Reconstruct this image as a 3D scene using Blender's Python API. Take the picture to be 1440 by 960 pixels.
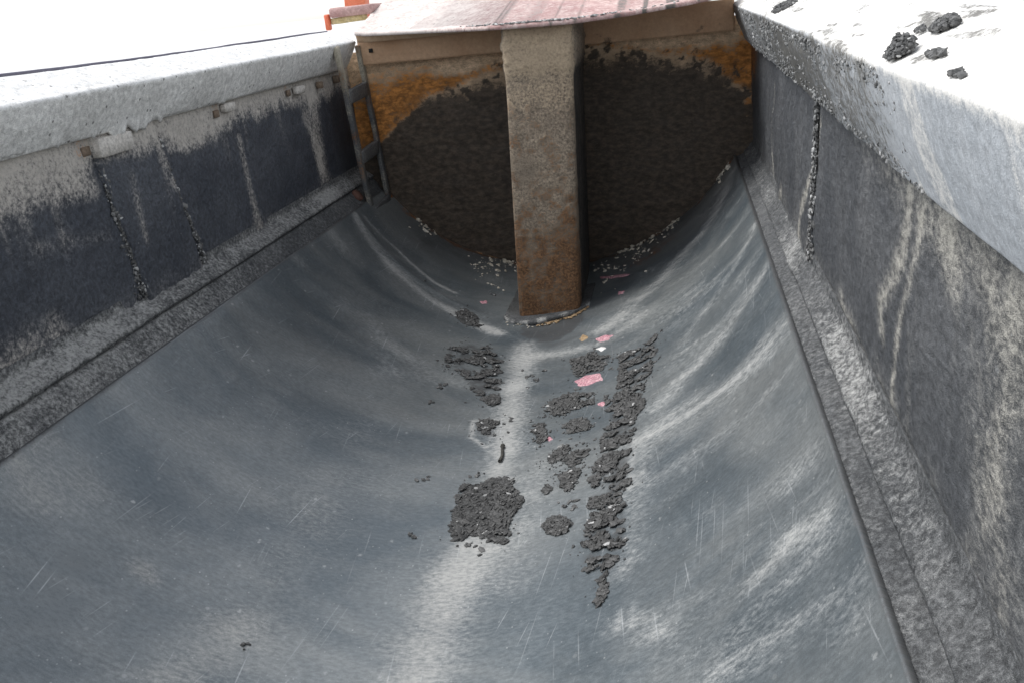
import bpy, math, random
import numpy as np
from mathutils import Vector, Matrix

sc = bpy.context.scene
for o in list(bpy.data.objects):
    bpy.data.objects.remove(o)
COL = sc.collection
rng = np.random.default_rng(7)

# ------------------------------------------------------------------ camera
CAM = (0.741, -5.318, 0.960)
YAW, PITCH, ROLL, FPX = 0.201, 0.353, -0.105, 1300.0
cd = bpy.data.cameras.new('camera')
cam = bpy.data.objects.new('camera', cd)
COL.objects.link(cam)
fwd = Vector((-math.sin(YAW)*math.cos(PITCH), math.cos(YAW)*math.cos(PITCH), -math.sin(PITCH)))
rgt = Vector((math.cos(YAW), math.sin(YAW), 0))
upv = rgt.cross(fwd)
r2 = rgt*math.cos(ROLL) + upv*math.sin(ROLL)
u2 = -rgt*math.sin(ROLL) + upv*math.cos(ROLL)
cam.matrix_world = Matrix(((r2.x, u2.x, -fwd.x, CAM[0]), (r2.y, u2.y, -fwd.y, CAM[1]),
                           (r2.z, u2.z, -fwd.z, CAM[2]), (0, 0, 0, 1)))
cd.sensor_width = 36.0
cd.lens = 36.0*FPX/1440.0
cd.clip_start = 0.05
cd.clip_end = 20000
sc.camera = cam

# ------------------------------------------------------------------ world and sun (bright hazy overcast)
SUN_EL, SUN_AZ = math.radians(60), math.radians(280)   # azimuth from +Y, clockwise
w = bpy.data.worlds.new('World')
sc.world = w
w.use_nodes = True
nt = w.node_tree
bg = nt.nodes['Background']
sky = nt.nodes.new('ShaderNodeTexSky')
sky.sky_type = 'NISHITA'
sky.sun_disc = False
sky.sun_elevation = SUN_EL
sky.sun_rotation = SUN_AZ
sky.air_density = 1.0
sky.dust_density = 1.0
hs = nt.nodes.new('ShaderNodeHueSaturation')
hs.inputs['Saturation'].default_value = 0.22
nt.links.new(sky.outputs[0], hs.inputs['Color'])
nt.links.new(hs.outputs[0], bg.inputs['Color'])
bg.inputs['Strength'].default_value = 0.15
sd = bpy.data.lights.new('sun', 'SUN')
sd.energy = 1.5
sd.angle = math.radians(35)
sd.color = (1.0, 0.98, 0.95)
sun = bpy.data.objects.new('sun', sd)
COL.objects.link(sun)
sdir = Vector((math.sin(SUN_AZ)*math.cos(SUN_EL), math.cos(SUN_AZ)*math.cos(SUN_EL), math.sin(SUN_EL)))
sun.rotation_euler = sdir.to_track_quat('Z', 'Y').to_euler()
sc.view_settings.view_transform = 'Standard'
sc.view_settings.look = 'None'
sc.view_settings.gamma = 1.0
sc.view_settings.use_curve_mapping = False
sc.view_settings.exposure = 0.92
sc.cycles.max_bounces = 5
sc.cycles.diffuse_bounces = 3
sc.cycles.glossy_bounces = 2

# ------------------------------------------------------------------ numpy noise
def _hash(ix, iy, iz, seed):
    n = (ix.astype(np.int64)*374761393 + iy.astype(np.int64)*668265263 + iz.astype(np.int64)*2147483647 + seed*1274126177) & 0xffffffff
    n = ((n ^ (n >> 13))*1274126177) & 0xffffffff
    n = n ^ (n >> 16)
    return (n & 0xffff)/65535.0

def vnoise(x, y, z=None, seed=0):
    x = np.asarray(x, float); y = np.asarray(y, float)
    z = np.zeros_like(x) if z is None else np.asarray(z, float)
    x, y, z = np.broadcast_arrays(x, y, z)
    fx, fy, fz = np.floor(x), np.floor(y), np.floor(z)
    tx, ty, tz = x-fx, y-fy, z-fz
    tx, ty, tz = [t*t*(3-2*t) for t in (tx, ty, tz)]
    r = 0
    for dx in (0, 1):
        for dy in (0, 1):
            for dz in (0, 1):
                wgt = (tx if dx else 1-tx)*(ty if dy else 1-ty)*(tz if dz else 1-tz)
                r = r + wgt*_hash(fx+dx, fy+dy, fz+dz, seed)
    return r

def fbm(x, y, z=None, seed=0, octv=4):
    a, s, t = 0.5, 0, 0
    for k in range(octv):
        m = 2.03**k
        s = s + a*vnoise(np.asarray(x)*m, np.asarray(y)*m, None if z is None else np.asarray(z)*m, seed+k*17)
        t += a
        a *= 0.5
    return s/t          # 0..1, mean .5

def sstep(a, b, x):
    t = np.clip((np.asarray(x, float)-a)/(b-a), 0, 1)
    return t*t*(3-2*t)

def strokes(A, B, L):
    """soft marks: union of gaussian brush lines given in surface metres"""
    keep = np.ones(np.shape(A))
    for pts, ws, st in L:
        best = np.zeros(np.shape(A))
        for (p, q, w0, w1) in zip(pts[:-1], pts[1:], ws[:-1], ws[1:]):
            dx, dy = q[0]-p[0], q[1]-p[1]
            l2 = dx*dx + dy*dy + 1e-9
            t = np.clip(((A-p[0])*dx + (B-p[1])*dy)/l2, 0, 1)
            d2 = (A-p[0]-t*dx)**2 + (B-p[1]-t*dy)**2
            ww = w0 + (w1-w0)*t
            best = np.maximum(best, np.exp(-d2/(ww*ww)))
        keep = keep*(1-np.clip(st*best, 0, 1))
    return 1-keep

# ------------------------------------------------------------------ materials
class NT:
    def __init__(s, name):
        s.m = bpy.data.materials.new(name)
        s.m.use_nodes = True
        s.t = s.m.node_tree
        s.b = s.t.nodes['Principled BSDF']
        s.dim = '3D'
    def n(s, typ, **kw):
        nd = s.t.nodes.new(typ)
        for k, v in kw.items():
            setattr(nd, k, v)
        return nd
    def link(s, a, b):
        s.t.links.new(a, b)
    def put(s, sock, v):
        if hasattr(v, 'is_linked') or hasattr(v, 'links'):
            s.link(v, sock)
        elif isinstance(v, (tuple, list)) and len(v) == 3 and sock.type == 'RGBA':
            sock.default_value = (*v, 1)
        else:
            sock.default_value = v
    def math(s, op, a, b=0.0, c=0.0, clamp=False):
        nd = s.n('ShaderNodeMath', operation=op)
        nd.use_clamp = clamp
        for i, v in enumerate((a, b, c)):
            s.put(nd.inputs[i], v)
        return nd.outputs[0]
    def mix(s, f, a, b):
        nd = s.n('ShaderNodeMix', data_type='RGBA')
        s.put(nd.inputs[0], f); s.put(nd.inputs[6], a); s.put(nd.inputs[7], b)
        return nd.outputs[2]
    def ss(s, x, a, b):
        nd = s.n('ShaderNodeMapRange', interpolation_type='SMOOTHSTEP')
        s.put(nd.inputs[0], x)
        nd.inputs[1].default_value = a; nd.inputs[2].default_value = b
        return nd.outputs[0]
    def noise(s, vec, scale, detail=6, rough=0.6, dist=0.0):
        nd = s.n('ShaderNodeTexNoise')
        nd.noise_dimensions = s.dim
        nd.inputs['Scale'].default_value = scale
        nd.inputs['Detail'].default_value = detail
        nd.inputs['Roughness'].default_value = rough
        nd.inputs['Distortion'].default_value = dist
        s.link(vec, nd.inputs['Vector'])
        return nd.outputs[0]
    def mapv(s, vec, scale=(1, 1, 1), rot=(0, 0, 0), loc=(0, 0, 0)):
        nd = s.n('ShaderNodeMapping')
        nd.inputs['Scale'].default_value = scale
        nd.inputs['Rotation'].default_value = rot
        nd.inputs['Location'].default_value = loc
        s.link(vec, nd.inputs['Vector'])
        return nd.outputs[0]
    def attr(s, name):
        nd = s.n('ShaderNodeAttribute', attribute_name=name)
        return nd.outputs['Fac']
    def vor(s, vec):
        nd = s.n('ShaderNodeTexVoronoi')
        nd.voronoi_dimensions = s.dim
        nd.inputs['Scale'].default_value = 1.0
        s.link(vec, nd.inputs['Vector'])
        sp = s.n('ShaderNodeSeparateColor')
        s.link(nd.outputs['Color'], sp.inputs[0])
        return nd.outputs['Distance'], sp.outputs[0], sp.outputs[1]

def grime(name, c1, c2, dustc=(.42, .41, .39), tarc=(.018, .018, .017), rustc=(.30, .12, .03),
          metal=0.0, rough=0.6, film=0.0, fine=70, big=2.2, bump=0.35, bdist=0.004, stretch=(1, 1, 1),
          grain=0.35, uv=False, scratch=0.0, specks=0.0, pits=0.0, dustmax=0.95, spec=0.5, streak=0.0, nzk=1.0, bigs=(1, 1, 1)):
    g = NT(name)
    g.dim = '2D' if uv else '3D'
    tc = g.n('ShaderNodeTexCoord')
    v = tc.outputs['UV' if uv else 'Object']
    vs = g.mapv(v, stretch)
    n1 = g.noise(g.mapv(v, bigs), big, 4, 0.62, 0.3)
    n1b = g.noise(g.mapv(v, bigs, loc=(7.3, 2.1, 4.4)), big*2.6, 4, 0.65, 0.2)
    n2 = g.noise(vs, fine, 4, 0.7)
    n3 = g.noise(vs, fine*7, 1, 0.6)
    col = g.mix(g.ss(n1, .30, .74), c1, c2)
    # fine mottling
    gr = g.math('ADD', g.math('MULTIPLY', g.math('SUBTRACT', n2, .5), grain*3.2), g.math('MULTIPLY', g.math('SUBTRACT', n3, .5), grain*1.8))
    val = g.math('ADD', 1.0, gr, clamp=False)
    val = g.math('MAXIMUM', val, .3)
    mul = g.n('ShaderNodeMix', data_type='RGBA', blend_type='MULTIPLY')
    mul.inputs[0].default_value = 1.0
    g.put(mul.inputs[6], col)
    cc = g.n('ShaderNodeCombineColor')
    for i in range(3):
        g.link(val, cc.inputs[i])
    g.link(cc.outputs[0], mul.inputs[7])
    col = mul.outputs[2]
    nz = g.math('ADD', g.math('MULTIPLY', g.math('SUBTRACT', n2, .5), 1.5), g.math('MULTIPLY', g.math('SUBTRACT', n3, .5), .7))
    nz = g.math('ADD', nz, g.math('MULTIPLY', g.math('SUBTRACT', n1b, .5), .6))
    if nzk != 1.0:
        nz = g.math('MULTIPLY', nz, nzk)
    # dust
    d = g.math('ADD', g.attr('dust'), film)
    if film:
        d = g.math('ADD', d, g.math('MULTIPLY', g.math('SUBTRACT', n1b, .5), film*2.2))
    dn = g.math('ADD', d, g.math('MULTIPLY', nz, g.ss(d, .0, .35)))
    df = g.math('MULTIPLY', g.ss(dn, .05, .95), dustmax)
    dc = g.mix(n1b, tuple(x*.82 for x in dustc), tuple(min(1, x*1.12) for x in dustc))
    col = g.mix(df, col, dc)
    # rust
    r = g.attr('rust')
    rn = g.math('ADD', r, g.math('MULTIPLY', nz, g.ss(r, .0, .3)))
    rf = g.ss(rn, .2, .8)
    rc = g.mix(g.ss(n2, .35, .65), tuple(x*.45 for x in rustc), rustc)
    col = g.mix(rf, col, rc)
    # tar
    t = g.attr('tar')
    tn = g.math('ADD', t, g.math('MULTIPLY', nz, g.ss(t, .0, .3)))
    tf = g.ss(tn, .2, .8)
    tcn = g.mix(g.ss(n2, .3, .7), tuple(x*.6 for x in tarc), tuple(x*1.7 for x in tarc))
    col = g.mix(tf, col, tcn)
    if pits:
        dd, ra, rb = g.vor(g.mapv(v, (38, 38, 38)))
        pf = g.math('MULTIPLY', g.ss(g.math('ADD', dd, g.math('MULTIPLY', n2, -.25)), .12, .02), g.math('GREATER_THAN', ra, 1-pits))
        col = g.mix(g.math('MULTIPLY', pf, .75), col, (.06, .055, .05))
    rgh = g.math('ADD', rough, g.math('MULTIPLY', df, .85-rough))
    rgh = g.math('ADD', rgh, g.math('MULTIPLY', rf, .15), clamp=True)
    rgh = g.math('ADD', rgh, g.math('MULTIPLY', g.math('SUBTRACT', n1b, .5), .25), clamp=True)
    met = g.math('MULTIPLY', metal, g.math('SUBTRACT', 1.0, g.math('MAXIMUM', df, g.math('MAXIMUM', rf, tf))), clamp=True)
    h = g.math('ADD', n2, g.math('MULTIPLY', n3, .35))
    if streak:
        ns = g.noise(g.mapv(v, (55, 55, 2.0)), 1.0, 5, .6)
        sf = g.math('MULTIPLY', g.ss(ns, .55, .72), streak)
        col = g.mix(sf, col, dustc)
    if scratch:
        sfac = None
        for (sx, sy, rot, lo, th) in ((75, .9, .10, 1.7, .80), (60, 1.5, -.12, 5.2, .72), (95, 2.6, .22, 9.4, .80)):
            nd_ = g.n('ShaderNodeVectorRotate', rotation_type='Z_AXIS')
            g.link(v, nd_.inputs['Vector']); nd_.inputs['Angle'].default_value = rot
            dd, ra, rb = g.vor(g.mapv(nd_.outputs[0], (sx, sy, 1), loc=(lo, lo, 0)))
            f = g.math('MULTIPLY', g.ss(dd, .16, .02), g.math('GREATER_THAN', ra, th))
            f = g.math('MULTIPLY', f, g.math('MULTIPLY', rb, rb))
            sfac = f if sfac is None else g.math('MAXIMUM', sfac, f)
        sfac = g.math('MULTIPLY', sfac, g.ss(n1b, .34, .6))
        col = g.mix(g.math('MULTIPLY', sfac, scratch), col, (.52, .54, .55))
    if specks:
        sp = None
        for (scl, th, rad) in ((14, .86, .09), (48, .86, .12)):
            dd, ra, rb = g.vor(g.mapv(v, (scl, scl*.75, scl), loc=(scl*.37, 1.1, .3)))
            f = g.math('MULTIPLY', g.ss(g.math('ADD', dd, g.math('MULTIPLY', g.math('SUBTRACT', n2, .5), .35)), rad, rad*.35), g.math('GREATER_THAN', ra, th))
            f = g.math('MULTIPLY', f, rb)
            sp = f if sp is None else g.math('MAXIMUM', sp, f)
        col = g.mix(g.math('MULTIPLY', sp, specks), col, (.6, .61, .6))
    # grain over everything, deposits included
    v2 = g.math('MAXIMUM', g.math('ADD', 1.0, g.math('MULTIPLY', gr, .55)), .35)
    mu2 = g.n('ShaderNodeMix', data_type='RGBA', blend_type='MULTIPLY')
    mu2.inputs[0].default_value = 1.0
    g.put(mu2.inputs[6], col)
    c2_ = g.n('ShaderNodeCombineColor')
    for i in range(3):
        g.link(v2, c2_.inputs[i])
    g.link(c2_.outputs[0], mu2.inputs[7])
    col = mu2.outputs[2]
    g.link(col, g.b.inputs['Base Color'])
    g.link(rgh, g.b.inputs['Roughness'])
    g.link(met, g.b.inputs['Metallic'])
    g.b.inputs['Specular IOR Level'].default_value = spec
    bn = g.n('ShaderNodeBump')
    bn.inputs['Strength'].default_value = bump
    bn.inputs['Distance'].default_value = bdist
    g.link(h, bn.inputs['Height'])
    g.link(bn.outputs[0], g.b.inputs['Normal'])
    return g.m

M = {}
M['trough'] = grime('worn_floor_steel', (.112, .135, .150), (.232, .247, .248), dustc=(.45, .445, .425), metal=.45, rough=.38, film=.10,
                    fine=80, big=1.6, bump=.15, bdist=.002, grain=.18, uv=True, scratch=.65, specks=.5, tarc=(.04, .041, .042), dustmax=.75, nzk=.7, bigs=(.75, 1.25, 1), stretch=(.6, 1.25, 1))
M['strip'] = grime('crusted_edge_steel', (.060, .064, .068), (.115, .118, .12), dustc=(.43, .43, .415), rough=.8, film=.10, fine=80, big=4, bump=1.0, bdist=.008, grain=.65, nzk=1.2)
M['wall'] = grime('sooty_wall_steel', (.040, .046, .059), (.072, .079, .093), dustc=(.50, .465, .42), rough=.62, film=.03, fine=75, big=3, bump=.8, bdist=.006, grain=.55, specks=.4, rustc=(.33, .15, .05), nzk=1.3)
M['wall_r'] = grime('sooty_wall_steel_streaked', (.050, .054, .060), (.095, .098, .102), dustc=(.42, .40, .35), rough=.6, film=.07, fine=70, big=3, bump=.8, bdist=.005, grain=.5, specks=.4, stretch=(1, .6, 1.15), nzk=.9)
M['rail'] = grime('crusted_white_rail', (.62, .61, .585), (.74, .73, .705), dustc=(.80, .80, .79), tarc=(.10, .098, .09), rough=.85, fine=48, big=4, bump=.8, bdist=.008, grain=.34, pits=.16, rustc=(.36, .22, .11))
M['rail_r'] = grime('pale_painted_rail', (.44, .465, .49), (.54, .555, .57), dustc=(.74, .72, .68), tarc=(.095, .092, .084), rough=.6, fine=60, big=3, bump=.4, bdist=.005, grain=.24, rustc=(.36, .24, .13), nzk=1.4)
M['bulk'] = grime('sooty_bulkhead', (.50, .35, .22), (.57, .42, .28), dustc=(.48, .39, .3), tarc=(.054, .040, .028), rustc=(.52, .22, .055), rough=.7, fine=40, big=4, bump=.4, bdist=.005, grain=.45, stretch=(.6, 1, 1.1))
M['beam'] = grime('dusty_brown_beam', (.46, .285, .17), (.54, .36, .23), dustc=(.56, .42, .29), rustc=(.33, .15, .05), tarc=(.03, .025, .02), rough=.75, fine=50, big=3, bump=.3, bdist=.003, grain=.12)
M['column'] = grime('rusty_hoist_cover', (.215, .17, .125), (.29, .235, .175), dustc=(.46, .36, .25), rustc=(.22, .115, .055), tarc=(.02, .019, .018), rough=.8, fine=85, big=4, bump=1.0, bdist=.008, grain=.65, streak=.15, nzk=1.4)
M['ladder'] = grime('tarred_ladder_steel', (.075, .080, .085), (.12, .12, .12), dustc=(.42, .38, .3), rustc=(.2, .09, .04), rough=.7, film=.04, fine=90, big=8, bump=.8, bdist=.005, grain=.4)
M['guard'] = grime('faded_red_guard_paint', (.34, .19, .18), (.44, .29, .27), dustc=(.66, .60, .56), tarc=(.07, .068, .06), rustc=(.4, .2, .1), rough=.8, film=.15, fine=45, big=5, bump=.4, bdist=.003, grain=.2, pits=.12)
M['tar'] = grime('tar_crust', (.032, .030, .026), (.06, .056, .048), dustc=(.30, .27, .22), rough=.85, film=.1, fine=120, big=20, bump=.8, bdist=.004, grain=.5)
M['ground'] = grime('pale_concrete_ground', (.52, .52, .51), (.62, .61, .60), rough=.9, fine=3, big=.03, bump=.2, grain=.1)
M['edge_line'] = grime('dark_edge_strip', (.09, .085, .12), (.13, .125, .16), rough=.7, fine=40, grain=.15, bump=.2)
M['pale'] = grime('pale_crumb', (.50, .45, .36), (.62, .58, .5), rough=.9, fine=90, grain=.3, big=12)
M['pink'] = grime('pink_paint', (.40, .15, .195), (.46, .25, .28), dustc=(.7, .6, .58), rough=.7, film=.2, fine=120, grain=.6, big=30, bump=.5, bdist=.002)
M['whiteflake'] = grime('white_paint', (.68, .66, .64), (.75, .74, .72), rough=.6, fine=120, grain=.15, big=30)
M['orangeflake'] = grime('rust_flake', (.26, .17, .09), (.36, .26, .15), rough=.8, fine=120, grain=.3, big=30)
M['redpost'] = grime('orange_red_paint', (.62, .12, .05), (.70, .2, .1), rough=.5, fine=60, grain=.1, big=6)
M['ochre'] = grime('ochre_pipe_paint', (.45, .36, .16), (.58, .5, .3), rough=.6, fine=60, grain=.3, big=20)
M['bracket'] = grime('dusty_bracket', (.46, .43, .39), (.54, .51, .47), dustc=(.6, .58, .55), rough=.85, film=.2, fine=70, grain=.35, big=10)
M['slot'] = grime('rusty_slot', (.14, .10, .072), (.22, .165, .12), rough=.9, fine=90, grain=.4, big=20)
M['plug'] = grime('red_brown_plug', (.10, .05, .038), (.14, .07, .05), rough=.8, fine=90, grain=.3, big=12)
M['dark'] = grime('black_hole', (.01, .01, .01), (.015, .015, .015), rough=.9)

def stone_mat():
    g = NT('asphalt_stones')
    tc = g.n('ShaderNodeTexCoord')
    t = g.attr('tone')
    n = g.noise(tc.outputs['Object'], 160, 4, .6)
    v = g.math('MULTIPLY', t, g.math('ADD', .55, g.math('MULTIPLY', n, .9)))
    cc = g.n('ShaderNodeCombineColor')
    g.link(v, cc.inputs[0]); g.link(v, cc.inputs[1]); g.link(g.math('MULTIPLY', v, .98), cc.inputs[2])
    geo = g.n('ShaderNodeNewGeometry')
    g.link(cc.outputs[0], g.b.inputs['Base Color'])
    g.b.inputs['Roughness'].default_value = .55
    bn = g.n('ShaderNodeBump')
    bn.inputs['Strength'].default_value = .5; bn.inputs['Distance'].default_value = .003
    g.link(n, bn.inputs['Height']); g.link(bn.outputs[0], g.b.inputs['Normal'])
    return g.m
M['stone'] = stone_mat()

# ------------------------------------------------------------------ object helpers
def link(name, me, mat, parent=None):
    o = bpy.data.objects.new(name, me)
    COL.objects.link(o)
    if mat is not None:
        me.materials.append(M[mat])
    if parent is not None:
        o.parent = parent
    return o

def empty(name, loc=(0, 0, 0), parent=None):
    o = bpy.data.objects.new(name, None)
    o.empty_display_size = .1
    COL.objects.link(o)
    o.location = loc
    if parent is not None:
        o.parent = parent
    return o

def tag(o, label, cat, group=None, kind=None):
    o['label'] = label
    o['category'] = cat
    if group:
        o['group'] = group
    if kind:
        o['kind'] = kind
    return o

def mesh(name, V, Fc, attrs=None, uv=None, smooth=True):
    me = bpy.data.meshes.new(name)
    me.from_pydata([tuple(p) for p in np.asarray(V, float)], [], [tuple(int(i) for i in f) for f in Fc])
    me.polygons.foreach_set('use_smooth', [smooth]*len(me.polygons))
    for k, a in (attrs or {}).items():
        at = me.attributes.new(k, 'FLOAT', 'POINT')
        at.data.foreach_set('value', np.asarray(a, np.float32).ravel())
    if uv is not None:
        ul = me.uv_layers.new(name='UVMap')
        li = np.empty(len(me.loops), np.int32)
        me.loops.foreach_get('vertex_index', li)
        ul.data.foreach_set('uv', np.asarray(uv, np.float32)[li].ravel())
    me.update()
    return me

def gridfaces(nu, nv, flip=False, wrap=False):
    F = []
    for i in range(nu-1 if not wrap else nu):
        i2 = (i+1) % nu
        a = np.arange(nv-1)
        q = np.stack([i*nv+a, i2*nv+a, i2*nv+a+1, i*nv+a+1], 1)
        if flip:
            q = q[:, ::-1]
        F.append(q)
    return np.concatenate(F)

def plate(name, P, attrs, mat, back, parent=None, flip=False, uv=None):
    """curved plate: detailed front grid P (nu,nv,3), a skirt and a back, 'back' = offset to the rear face"""
    nu, nv = P.shape[:2]
    V = P.reshape(-1, 3)
    F = [tuple(f) for f in gridfaces(nu, nv, flip)]
    loop = [i*nv for i in range(nu)] + [(nu-1)*nv+j for j in range(1, nv)] + [i*nv+nv-1 for i in range(nu-2, -1, -1)] + [j for j in range(nv-2, 0, -1)]
    n0 = len(V)
    bk = np.asarray(back, float)
    VB = V[loop] + (bk if bk.ndim == 1 else bk.reshape(-1, 3)[loop])
    V = np.concatenate([V, VB])
    m = len(loop)
    for k in range(m):
        a, b = loop[k], loop[(k+1) % m]
        q = (a, n0+k, n0+(k+1) % m, b)
        F.append(q if not flip else q[::-1])
    # rear face as a strip of quads between the two long edges
    nb = nu
    for i in range(nu-1):
        top0, top1 = n0+i, n0+i+1
        kk = lambda i_: n0 + (nu-1 + nv-1 + (nu-1-i_))
        b0, b1 = kk(i) if kk(i) < n0+m else n0, kk(i+1)
        q = (top0, b0, b1, top1)
        F.append(q if not flip else q[::-1])
    at = {k: np.concatenate([np.asarray(a, float).ravel(), np.asarray(a, float).ravel()[loop]]) for k, a in attrs.items()}
    u = None
    if uv is not None:
        u = np.concatenate([uv.reshape(-1, 2), uv.reshape(-1, 2)[loop]])
    return link(name, mesh(name, V, F, at, u), mat, parent)

def box(name, c, size, mat, parent=None, axes=None, bev=.004, jitter=0.0, attrs=None, cuts=1):
    """bevelled, slightly uneven bar; axes = 3 unit vectors"""
    sx, sy, sz = [s/2 for s in size]
    ax = [Vector(a) for a in (axes or ((1, 0, 0), (0, 1, 0), (0, 0, 1)))]
    bev = min(bev, sx*.45, sy*.45, sz*.45)
    # profile (rounded rectangle) in axes 0,1 swept along axis 2
    prof = []
    for (cx, cy, a0) in ((sx-bev, sy-bev, 0), (-sx+bev, sy-bev, 90), (-sx+bev, -sy+bev, 180), (sx-bev, -sy+bev, 270)):
        for k in (0, 45, 90):
            t = math.radians(a0+k)
            prof.append((cx+bev*math.cos(t), cy+bev*math.sin(t)))
    zs = [(-sz, 1-bev/max(sx, 1e-6)*.8), (-sz+bev, 1)] + [(-sz+bev+(2*sz-2*bev)*k/cuts, 1) for k in range(1, cuts)] + [(sz-bev, 1), (sz, 1-bev/max(sx, 1e-6)*.8)]
    V = []
    for z, s in zs:
        s = max(s, .3)
        for p in prof:
            V.append(Vector(c) + ax[0]*(p[0]*s) + ax[1]*(p[1]*s) + ax[2]*z)
    V = np.array([tuple(v) for v in V])
    if jitter:
        for k in range(3):
            V[:, k] += (fbm(V[:, 0]*14+k*9, V[:, 1]*14, V[:, 2]*14, seed=11+k)-.5)*2*jitter
    n = len(prof)
    F = []
    for i in range(len(zs)-1):
        for j in range(n):
            F.append((i*n+j, i*n+(j+1) % n, (i+1)*n+(j+1) % n, (i+1)*n+j))
    F.append(tuple(range(n))[::-1]); F.append(tuple((len(zs)-1)*n+j for j in range(n)))
    at = {}
    if attrs:
        at = {k: f(V[:, 0], V[:, 1], V[:, 2]) for k, f in attrs.items()}
    return link(name, mesh(name, V, F, at), mat, parent)

# icosahedron for stones
_t = (1+5**.5)/2
ICO = np.array([(-1, _t, 0), (1, _t, 0), (-1, -_t, 0), (1, -_t, 0), (0, -1, _t), (0, 1, _t), (0, -1, -_t), (0, 1, -_t), (_t, 0, -1), (_t, 0, 1), (-_t, 0, -1), (-_t, 0, 1)])/math.sqrt(1+_t*_t)
ICOF = np.array([(0, 11, 5), (0, 5, 1), (0, 1, 7), (0, 7, 10), (0, 10, 11), (1, 5, 9), (5, 11, 4), (11, 10, 2), (10, 7, 6), (7, 1, 8), (3, 9, 4), (3, 4, 2), (3, 2, 6), (3, 6, 8), (3, 8, 9), (4, 9, 5), (2, 4, 11), (6, 2, 10), (8, 6, 7), (9, 8, 1)])

def stones(name, ctr, siz, ex, ey, ez, mat='stone', parent=None, tone=(.035, .10), pale=.03, aniso=(1.35, .95, .6)):
    """ctr (n,3), siz (n,), local axes (n,3) each: one mesh of angular grit"""
    n = len(ctr)
    ctr = np.asarray(ctr); siz = np.asarray(siz)
    J = ICO[None]*(1+rng.uniform(-.32, .32, (n, 12, 1)))
    A = np.array(aniso)[None]*rng.uniform(.7, 1.35, (n, 3))
    J = J*A[:, None, :]
    th = rng.uniform(-.7, .7, n) + np.where(rng.random(n) < .3, rng.uniform(0, 3, n), 0)
    tp = rng.uniform(-.6, .6, n)
    c, s = np.cos(th)[:, None], np.sin(th)[:, None]
    x = J[:, :, 0]*c - J[:, :, 1]*s
    y = J[:, :, 0]*s + J[:, :, 1]*c
    z = J[:, :, 2]
    c2, s2 = np.cos(tp)[:, None], np.sin(tp)[:, None]
    x, z = x*c2 - z*s2, x*s2 + z*c2
    L = np.stack([x, y, z], 2)*siz[:, None, None]
    V = ctr[:, None, :] + L[:, :, 0:1]*ex[:, None, :] + L[:, :, 1:2]*ey[:, None, :] + L[:, :, 2:3]*ez[:, None, :]
    F = (ICOF[None] + (np.arange(n)*12)[:, None, None]).reshape(-1, 3)
    tn = rng.uniform(tone[0], tone[1], n)
    tn = np.where(rng.random(n) < pale, rng.uniform(.25, .5, n), tn)
    me = mesh(name, V.reshape(-1, 3), F, {'tone': np.repeat(tn, 12)}, smooth=False)
    return link(name, me, mat, parent)
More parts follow.
